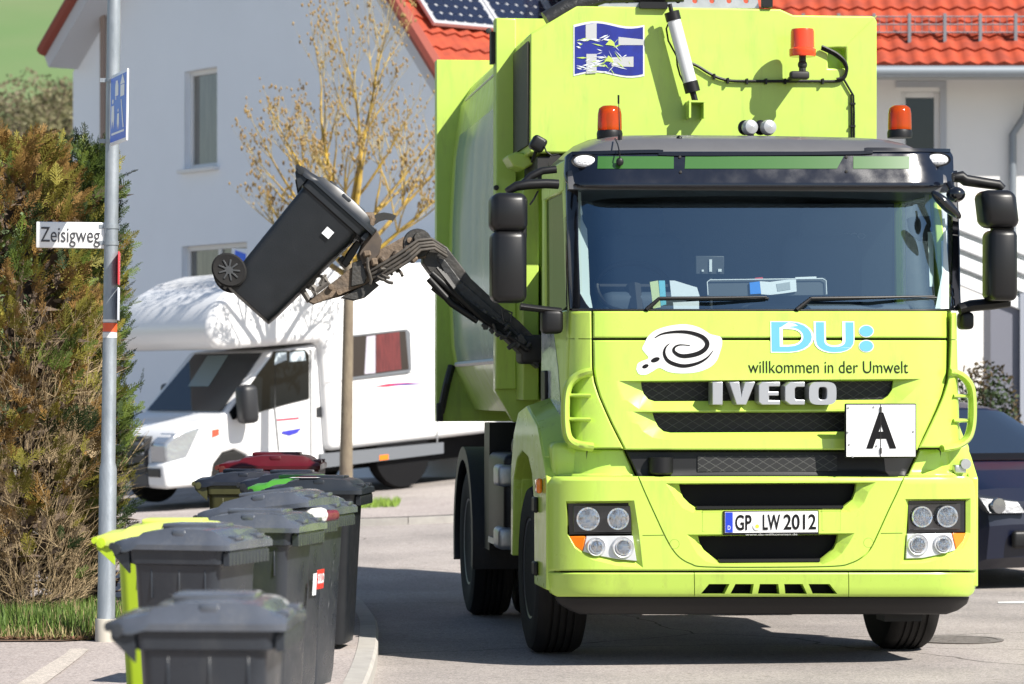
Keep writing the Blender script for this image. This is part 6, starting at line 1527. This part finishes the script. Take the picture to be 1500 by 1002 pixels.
def conifer(name, label, cx, cy, rx, ry, zbase, ztop, nclump, mats, seed, foliage_from, twigs=260, density=90, twig_top=1.5):
    random.seed(seed)
    t = empty(name, (cx, cy, PZ0), (0, 0, 0), label, 'conifer', None)
    trk = MB()
    for k in range(5):
        a = frand(0, 2 * pi); trk.tube([(.12 * cos(a), .12 * sin(a), -.1), (.3 * rx * cos(a), .3 * ry * sin(a), ztop * .35), (.35 * rx * cos(a + .5), .35 * ry * sin(a + .5), ztop * .8)], [.06, .04, .012], 7)
    trk.build('trunk', BARKD, t)
    core = MB()
    for k in range(900):
        a = frand(0, 2 * pi); z = frand(0, ztop * .92); r_ = sqrt(random.random()) * .72; p = Vector((rx * r_ * cos(a), ry * r_ * sin(a), z)); d = Vector((frand(-1, 1), frand(-1, 1), frand(0, 1))); leaf_mesh(core, p, d, frand(.12, .3), frand(.02, .05))
    core.build('inner_twigs', BARKD, t, smooth=0, fix=False)
    mbs = [MB() for _ in mats]
    def radius(z):
        u = (z - zbase) / (ztop - zbase); return max(.06, (1 - max(0, u - .6) ** 2 * 3.6)) * (.86 + .14 * min(1, u * 4))
    from mathutils import noise
    def spray(mb_, p, d, n, ln):      # flat fan of scale leaves, as on a thuja twig
        d = d.normalized(); s_ = d.cross(n).normalized(); V = []; Fc = []
        def leaf_(q, e, l, w):
            k = len(V); a = e.cross(n).normalized() * w; V.extend((q, q + e * l * .5 + a, q + e * l, q + e * l * .5 - a)); Fc.append((k, k + 1, k + 2, k + 3))
        m_ = 8
        for i in range(m_):
            t_ = i / m_; q = p + d * ln * t_ + Vector((0, 0, -.10 * ln * t_ * t_)); tl = ln * .42 * (1 - t_ * .75) * frand(.7, 1.2)
            for sg in (-1, 1):
                e = (d * .75 + s_ * sg * .7).normalized()
                for kk in range(3): leaf_(q + e * tl * kk / 3, (e + Vector((frand(-.3, .3), frand(-.3, .3), frand(-.3, .3)))).normalized(), tl * .5, .0042)
            leaf_(q, d, ln / m_ * 1.6, .005)
        mb_.add(V, Fc)
    for c in range(nclump):
        u = random.random() ** .85; z = foliage_from + (ztop - foliage_from) * u; a = frand(0, 2 * pi)
        lump = noise.noise(Vector((cos(a) * 1.6, sin(a) * 1.6, z * 2.1 + seed * 3.3)))
        rr_ = radius(z) * (1 - abs(random.gauss(0, .10)) + .22 * lump)
        p = Vector((rx * rr_ * cos(a), ry * rr_ * sin(a), z)); out = Vector((cos(a), sin(a), .75 + .5 * u)).normalized()
        k = mats_pick(mats, p, u, noise.noise(p * 3.2 + Vector((seed, 0, 0))), noise.noise(p * 2.3 + Vector((0, seed, 7))))
        for _ in range(density):
            off = Vector((random.gauss(0, .05), random.gauss(0, .05), random.gauss(0, .06)))
            d = out + Vector((frand(-.7, .7), frand(-.7, .7), frand(-.3, .8)))
            n_ = d.cross(Vector((frand(-1, 1), frand(-1, 1), frand(-.4, .4))))
            if n_.length > 1e-3: spray(mbs[k], p + off, d, n_.normalized(), frand(.09, .19))
    for mb_, m in zip(mbs, mats):
        if mb_.v: mb_.build('foliage', m[0], t, smooth=0, fix=False)
    tw = MB()
    for k in range(twigs):
        a = frand(0, 2 * pi); z = (random.random() ** 1.5) * (twig_top - .05) + .05; r_ = radius(max(z, zbase)) * frand(.6, .98); p = Vector((rx * r_ * cos(a), ry * r_ * sin(a), z))
        d = Vector((cos(a) * .35 + frand(-.35, .35), sin(a) * .35 + frand(-.3, .3), frand(.1, 1.1))).normalized(); ln = frand(.12, .42); th = frand(.0014, .0038)
        b1 = p + d * ln * .5 + Vector((frand(-.04, .04), frand(-.04, .04), frand(-.01, .03)))
        tw.tube([p - d * .1, b1, b1 + (d + Vector((frand(-.4, .4), frand(-.4, .4), frand(-.5, .2)))).normalized() * ln * .5], [th, th * .8, th * .3], 4, cap=False)
        for _ in range(3):
            d2 = (d + Vector((frand(-.9, .9), frand(-.9, .9), frand(-.6, .6)))).normalized(); tw.tube([b1, b1 + d2 * ln * .4], [th * .6, th * .2], 3, cap=False)
    tw.build('twigs', TWIG, t, smooth=0, fix=False)
    return t
def mats_pick(mats, p, u, n1, n2):
    w = [max(0.0, m[1](p, u, n1, n2)) for m in mats]; s_ = sum(w); r = random.random() * s_
    for i, x in enumerate(w):
        r -= x
        if r <= 0: return i
    return len(w) - 1
# browned one in front at the picture's left edge, green one behind it
bx_ = W(52, 600, 19.4); gx2 = W(140, 600, 20.4)
conifer('conifer_hedge', 'browned conifer hedge plant with dead tan twigs at its foot, left of the signpost', bx_.x - .20, bx_.y, .58, .52, .15, 3.02, 620,
        [(C_BROWN, lambda p, u, a, b: .1 + 1.1 * max(0, u - .25) + 1.6 * a), (C_OLIVE, lambda p, u, a, b: .55 + 1.2 * b), (C_GREEN, lambda p, u, a, b: .15 - 1.2 * a), (C_DARK, lambda p, u, a, b: .08 - .5 * b), (TWIG, lambda p, u, a, b: max(0, .62 - u * 1.5))], 5, .35, twigs=1700, density=5, twig_top=1.75)
conifer('conifer_hedge', 'dense green conifer hedge plant directly behind the signpost', gx2.x - .13, gx2.y + .15, .235, .50, .15, 3.05, 520,
        [(C_GREEN, lambda p, u, a, b: .7 + 1.5 * a), (C_DARK, lambda p, u, a, b: .5 - 1.5 * a), (C_OLIVE, lambda p, u, a, b: .25 + 1.2 * b), (C_BROWN, lambda p, u, a, b: .3 * max(0, .4 - u) + .3 * b)], 9, .25, twigs=260, density=5, twig_top=.9)
# grass strip at the hedge foot
GRASS = leafmat('grass_blade', (.13, .20, .035), (.055, .105, .020), 4); STRAW = leafmat('dry_grass', (.34, .28, .14), (.22, .17, .08), 6)
random.seed(21); g1 = MB(); g2 = MB()
for k in range(10000):
    y = frand(17.78, 19.6); x = frand(-3.6, -2.36 + (y - 17.7) * .0); 
    if x > -2.60 and random.random() < (x + 2.62) / .28: continue
    h = frand(.05, .17) * (1.0 if y > 17.9 else .55); a = frand(0, 2 * pi); lean = frand(.0, .08)
    p = Vector((x, y, PZ0)); w_ = Vector((cos(a), sin(a), 0)) * frand(.0025, .005); tip = p + Vector((cos(a + 1.5) * lean, sin(a + 1.5) * lean, h)); mid = p + (tip - p) * .55 + Vector((0, 0, h * .08))
    (g2 if (random.random() < (.72 if y < 17.9 else .14)) else g1).add([p - w_, p + w_, mid + w_ * .7, mid - w_ * .7, tip], [(0, 1, 2, 3), (3, 2, 4)])
g1.build('grass', GRASS, smooth=0, fix=False)['kind'] = 'stuff'; g2.build('dry_grass', STRAW, smooth=0, fix=False)['kind'] = 'stuff'
mb = MB(); mb.add([(-4.5, 17.66, PZ0 + .004), (-2.62, 17.70, PZ0 + .004), (-2.32, 17.95, PZ0 + .004), (-2.3, 21.5, PZ0 + .004), (-4.5, 21.5, PZ0 + .004)], [(0, 1, 2, 3, 4)]); struct(mb.build('soil', M('soil_litter', (.20, .12, .08), .95, col2=(.09, .06, .04), vscale=22, bump=.8, bscale=60), smooth=0))
random.seed(66); lt = MB()
for k in range(1500):
    x = frand(-3.7, -2.34); y = 17.74 + abs(random.gauss(0, .13)) + (x + 3) * .04; a = frand(0, 6.28); r_ = frand(.006, .022); z = PZ0 + frand(.005, .016); u = Vector((cos(a), sin(a), frand(-.4, .4))) * r_; v = Vector((-sin(a), cos(a), frand(-.4, .4))) * r_ * frand(.2, .6); c = Vector((x, y, z + .004))
    lt.add([c - u, c + v, c + u, c - v], [(0, 1, 2, 3)])
lt.build('leaf_litter', leafmat('litter_brown', (.24, .13, .075), (.10, .055, .035), 9), smooth=0, fix=False)['kind'] = 'stuff'
# small grass patch by the street tree
random.seed(2); g1 = MB(); tg = W(545, 728, 33.4)
for k in range(900):
    x = tg.x + frand(-.35, .30); y = tg.y + frand(-.5, .5); z = terrain(x, y) + .07; a = frand(0, 6.28); w_ = Vector((cos(a), sin(a), 0)) * .006; h = frand(.03, .10)
    g1.add([Vector((x, y, z)) - w_, Vector((x, y, z)) + w_, Vector((x + frand(-.04, .04), y, z + h))], [(0, 1, 2)])
g1.build('grass', leafmat('verge_grass', (.22, .33, .05), (.13, .21, .03), 4), smooth=0, fix=False)['kind'] = 'stuff'

# ---- bare young street tree with yellow lichen and opening buds
def street_tree():
    random.seed(77)
    D_ = 35.3; b = W(507, 700, D_); z0 = terrain(b.x, b.y)
    t = empty('street_tree', (b.x, b.y, z0), (0, 0, 0), 'young bare street tree with yellow lichened branches and opening buds before the white house', 'tree')
    BR = M('branch_lichen', (.56, .37, .04), .85, col2=(.20, .145, .075), vscale=6, contrast=1.6); BK = M('trunk_bark', (.23, .19, .13), .9, col2=(.13, .10, .075), vscale=9, stretch=(1, 1, .4), bump=.3, bscale=50)
    BUD = M('bud_brown', (.36, .25, .08), .8, col2=(.16, .09, .045), vscale=30)
    tr = MB(); s = FPX / D_
    zt = lambda py: CAMH + (HORY - py) / s - z0
    tr.tube([(0, 0, -.1), (.0, 0, .5), (.012, 0, zt(560)), (.03, 0, zt(430)), (.03, .02, zt(350))], [.085, .075, .066, .058, .05], 12); tr.build('trunk', BK, t, smooth=60)
    br = MB(); bd = MB(); bt = MB()
    def bud(p, k=1.0):
        r = frand(.008, .014) * k; bd.ball(p, (r, r, r * frand(1.3, 2.2)), 5, 4)
    def grow(p, d, ln, r, lv):
        n = 4; pts = [p]; rs = [r]; q = p.copy(); dd = d.copy()
        for i in range(n):
            dd = (dd + Vector((frand(-.14, .14), frand(-.14, .14), frand(-.02, .13)))).normalized(); q = q + dd * ln / n; pts.append(q.copy()); rs.append(r * (1 - .62 * (i + 1) / n))
        (br if lv < 2 else bt).tube(pts, rs, 6 if lv < 2 else 4, cap=False)
        if lv >= 3:
            for i in range(1, 5):
                if random.random() < .16: bud(pts[i] + Vector((frand(-.02, .02), frand(-.02, .02), .01)))
            bud(pts[-1], 1.1); return
        k = (5, 4, 3)[lv]
        for j in range(k):
            i = min(n, 1 + int(frand(.2, 1) * n)); a = frand(0, 2 * pi); side = Vector((cos(a), sin(a) , frand(.15, .7))); nd = (dd * .75 + side * .62).normalized()
            grow(pts[i], nd, ln * frand(.36, .62), rs[i] * .62, lv + 1)
        grow(pts[-1], dd, ln * .5, rs[-1], lv + 1)
    top = Vector((.03, .02, zt(352)))
    for dx, dy, dz, ln, hz in ((.02, .0, 1, 1.75, 0), (.18, -.15, 1, 1.7, -.1), (-.25, .2, 1, 1.6, -.15), (-.75, .0, .8, 1.25, -.35), (.75, .1, .85, 1.25, -.3), (-.45, -.6, .85, 1.25, -.25), (.45, .6, .9, 1.3, -.2), (-.85, .3, .45, 1.0, -.42), (.85, -.3, .5, 1.0, -.38), (.05, -.8, .7, 1.1, -.3)):
        grow(top + Vector((0, 0, hz)), Vector((dx, dy, dz)).normalized(), ln, .040, 0)
    br.build('branches', BR, t, smooth=60, fix=False); bt.build('twigs', M('twig_brown', (.52, .40, .13), .85, col2=(.30, .24, .13), vscale=6), t, smooth=60, fix=False); bd.build('buds', BUD, t, smooth=60, fix=False)
street_tree()
# ---- bushes by the porch and trees far up the hill
def bush(name, label, c, r, n, m1, m2, seed, leaf=.06, cat='shrub', trunk=True):
    random.seed(seed); t = empty(name, c, (0, 0, 0), label, cat); a_, b_ = MB(), MB(); st = MB()
    for k in range(26):
        a = frand(0, 6.28); e = Vector((r[0] * .8 * cos(a), r[1] * .8 * sin(a), r[2] * frand(.8, 1.9))); st.tube([(0, 0, 0), e * .5 + Vector((0, 0, .1)), e], [.03 * r[0], .02 * r[0], .006 * r[0]], 5)
    st.build('branches', BARKD, t)
    for k in range(n):
        v = Vector((random.gauss(0, 1), random.gauss(0, 1), random.gauss(0, 1))).normalized() * random.random() ** .4
        p = Vector((v.x * r[0], v.y * r[1], r[2] + v.z * r[2])); leaf_mesh(a_ if (sin(p.x * 5 / r[0]) + sin(p.z * 6 / r[2]) + frand(-1, 1)) > 0 else b_, p, Vector((frand(-1, 1), frand(-1, 1), frand(-.3, 1))), leaf * frand(.7, 1.5), leaf * .35)
    a_.build('foliage', m1, t, smooth=0, fix=False); b_.build('foliage', m2, t, smooth=0, fix=False)
    return t
q = PQ(1428, 590); bush('porch_shrub', 'dark brown green shrub between the truck cab and the shaded porch wall', (q.x, RD - 4.0, terrain(q.x, 35)), (.42, .4, .72), 2200, C_DARK, leafmat('shrub_brown', (.12, .085, .04), (.06, .045, .02), 5), 3)

# ================================================================ hillside behind
def hz(x, y): 
    u = min(max((y - 90) / 330, 0), 1); return -1 + 78 * u ** 1.15 + 1.5 * sin(x * .03 + y * .02)
hs_ = rect_grid(frange(-260, 160, 14), frange(80, 420, 14), hz)
HILL = M('meadow', (.10, .175, .055), .95, col2=(.165, .19, .09), vscale=.022, stretch=(1, .5, 1))
struct(hs_.build('hill', HILL, smooth=60))
FG1 = leafmat('far_twig_olive', (.20, .185, .09), (.12, .11, .06), .3); FG2 = leafmat('far_twig_brown', (.17, .125, .085), (.10, .08, .05), .3)
random.seed(31)
for k, (px, py, r_, lab) in enumerate(((46, 128, 3.6, 'tallest of the bare hillside trees above the hedge'), (18, 150, 2.4, 'small bare hillside tree at the left picture edge'), (80, 150, 2.5, 'low bare hillside tree against the house wall'), (100, 128, 2.0, 'smallest bare hillside tree, half hidden by the house'))):
    D_ = 150 + k * 6; p = W(px, py, D_); bush('hillside_tree', lab, (p.x, D_, hz(p.x, D_) - .5), (r_, r_, max(1.5, (p.z - hz(p.x, D_)) * .62)), 3200, FG1, FG2, 40 + k, leaf=.22, cat='tree')['group'] = 'bare trees on the hillside'
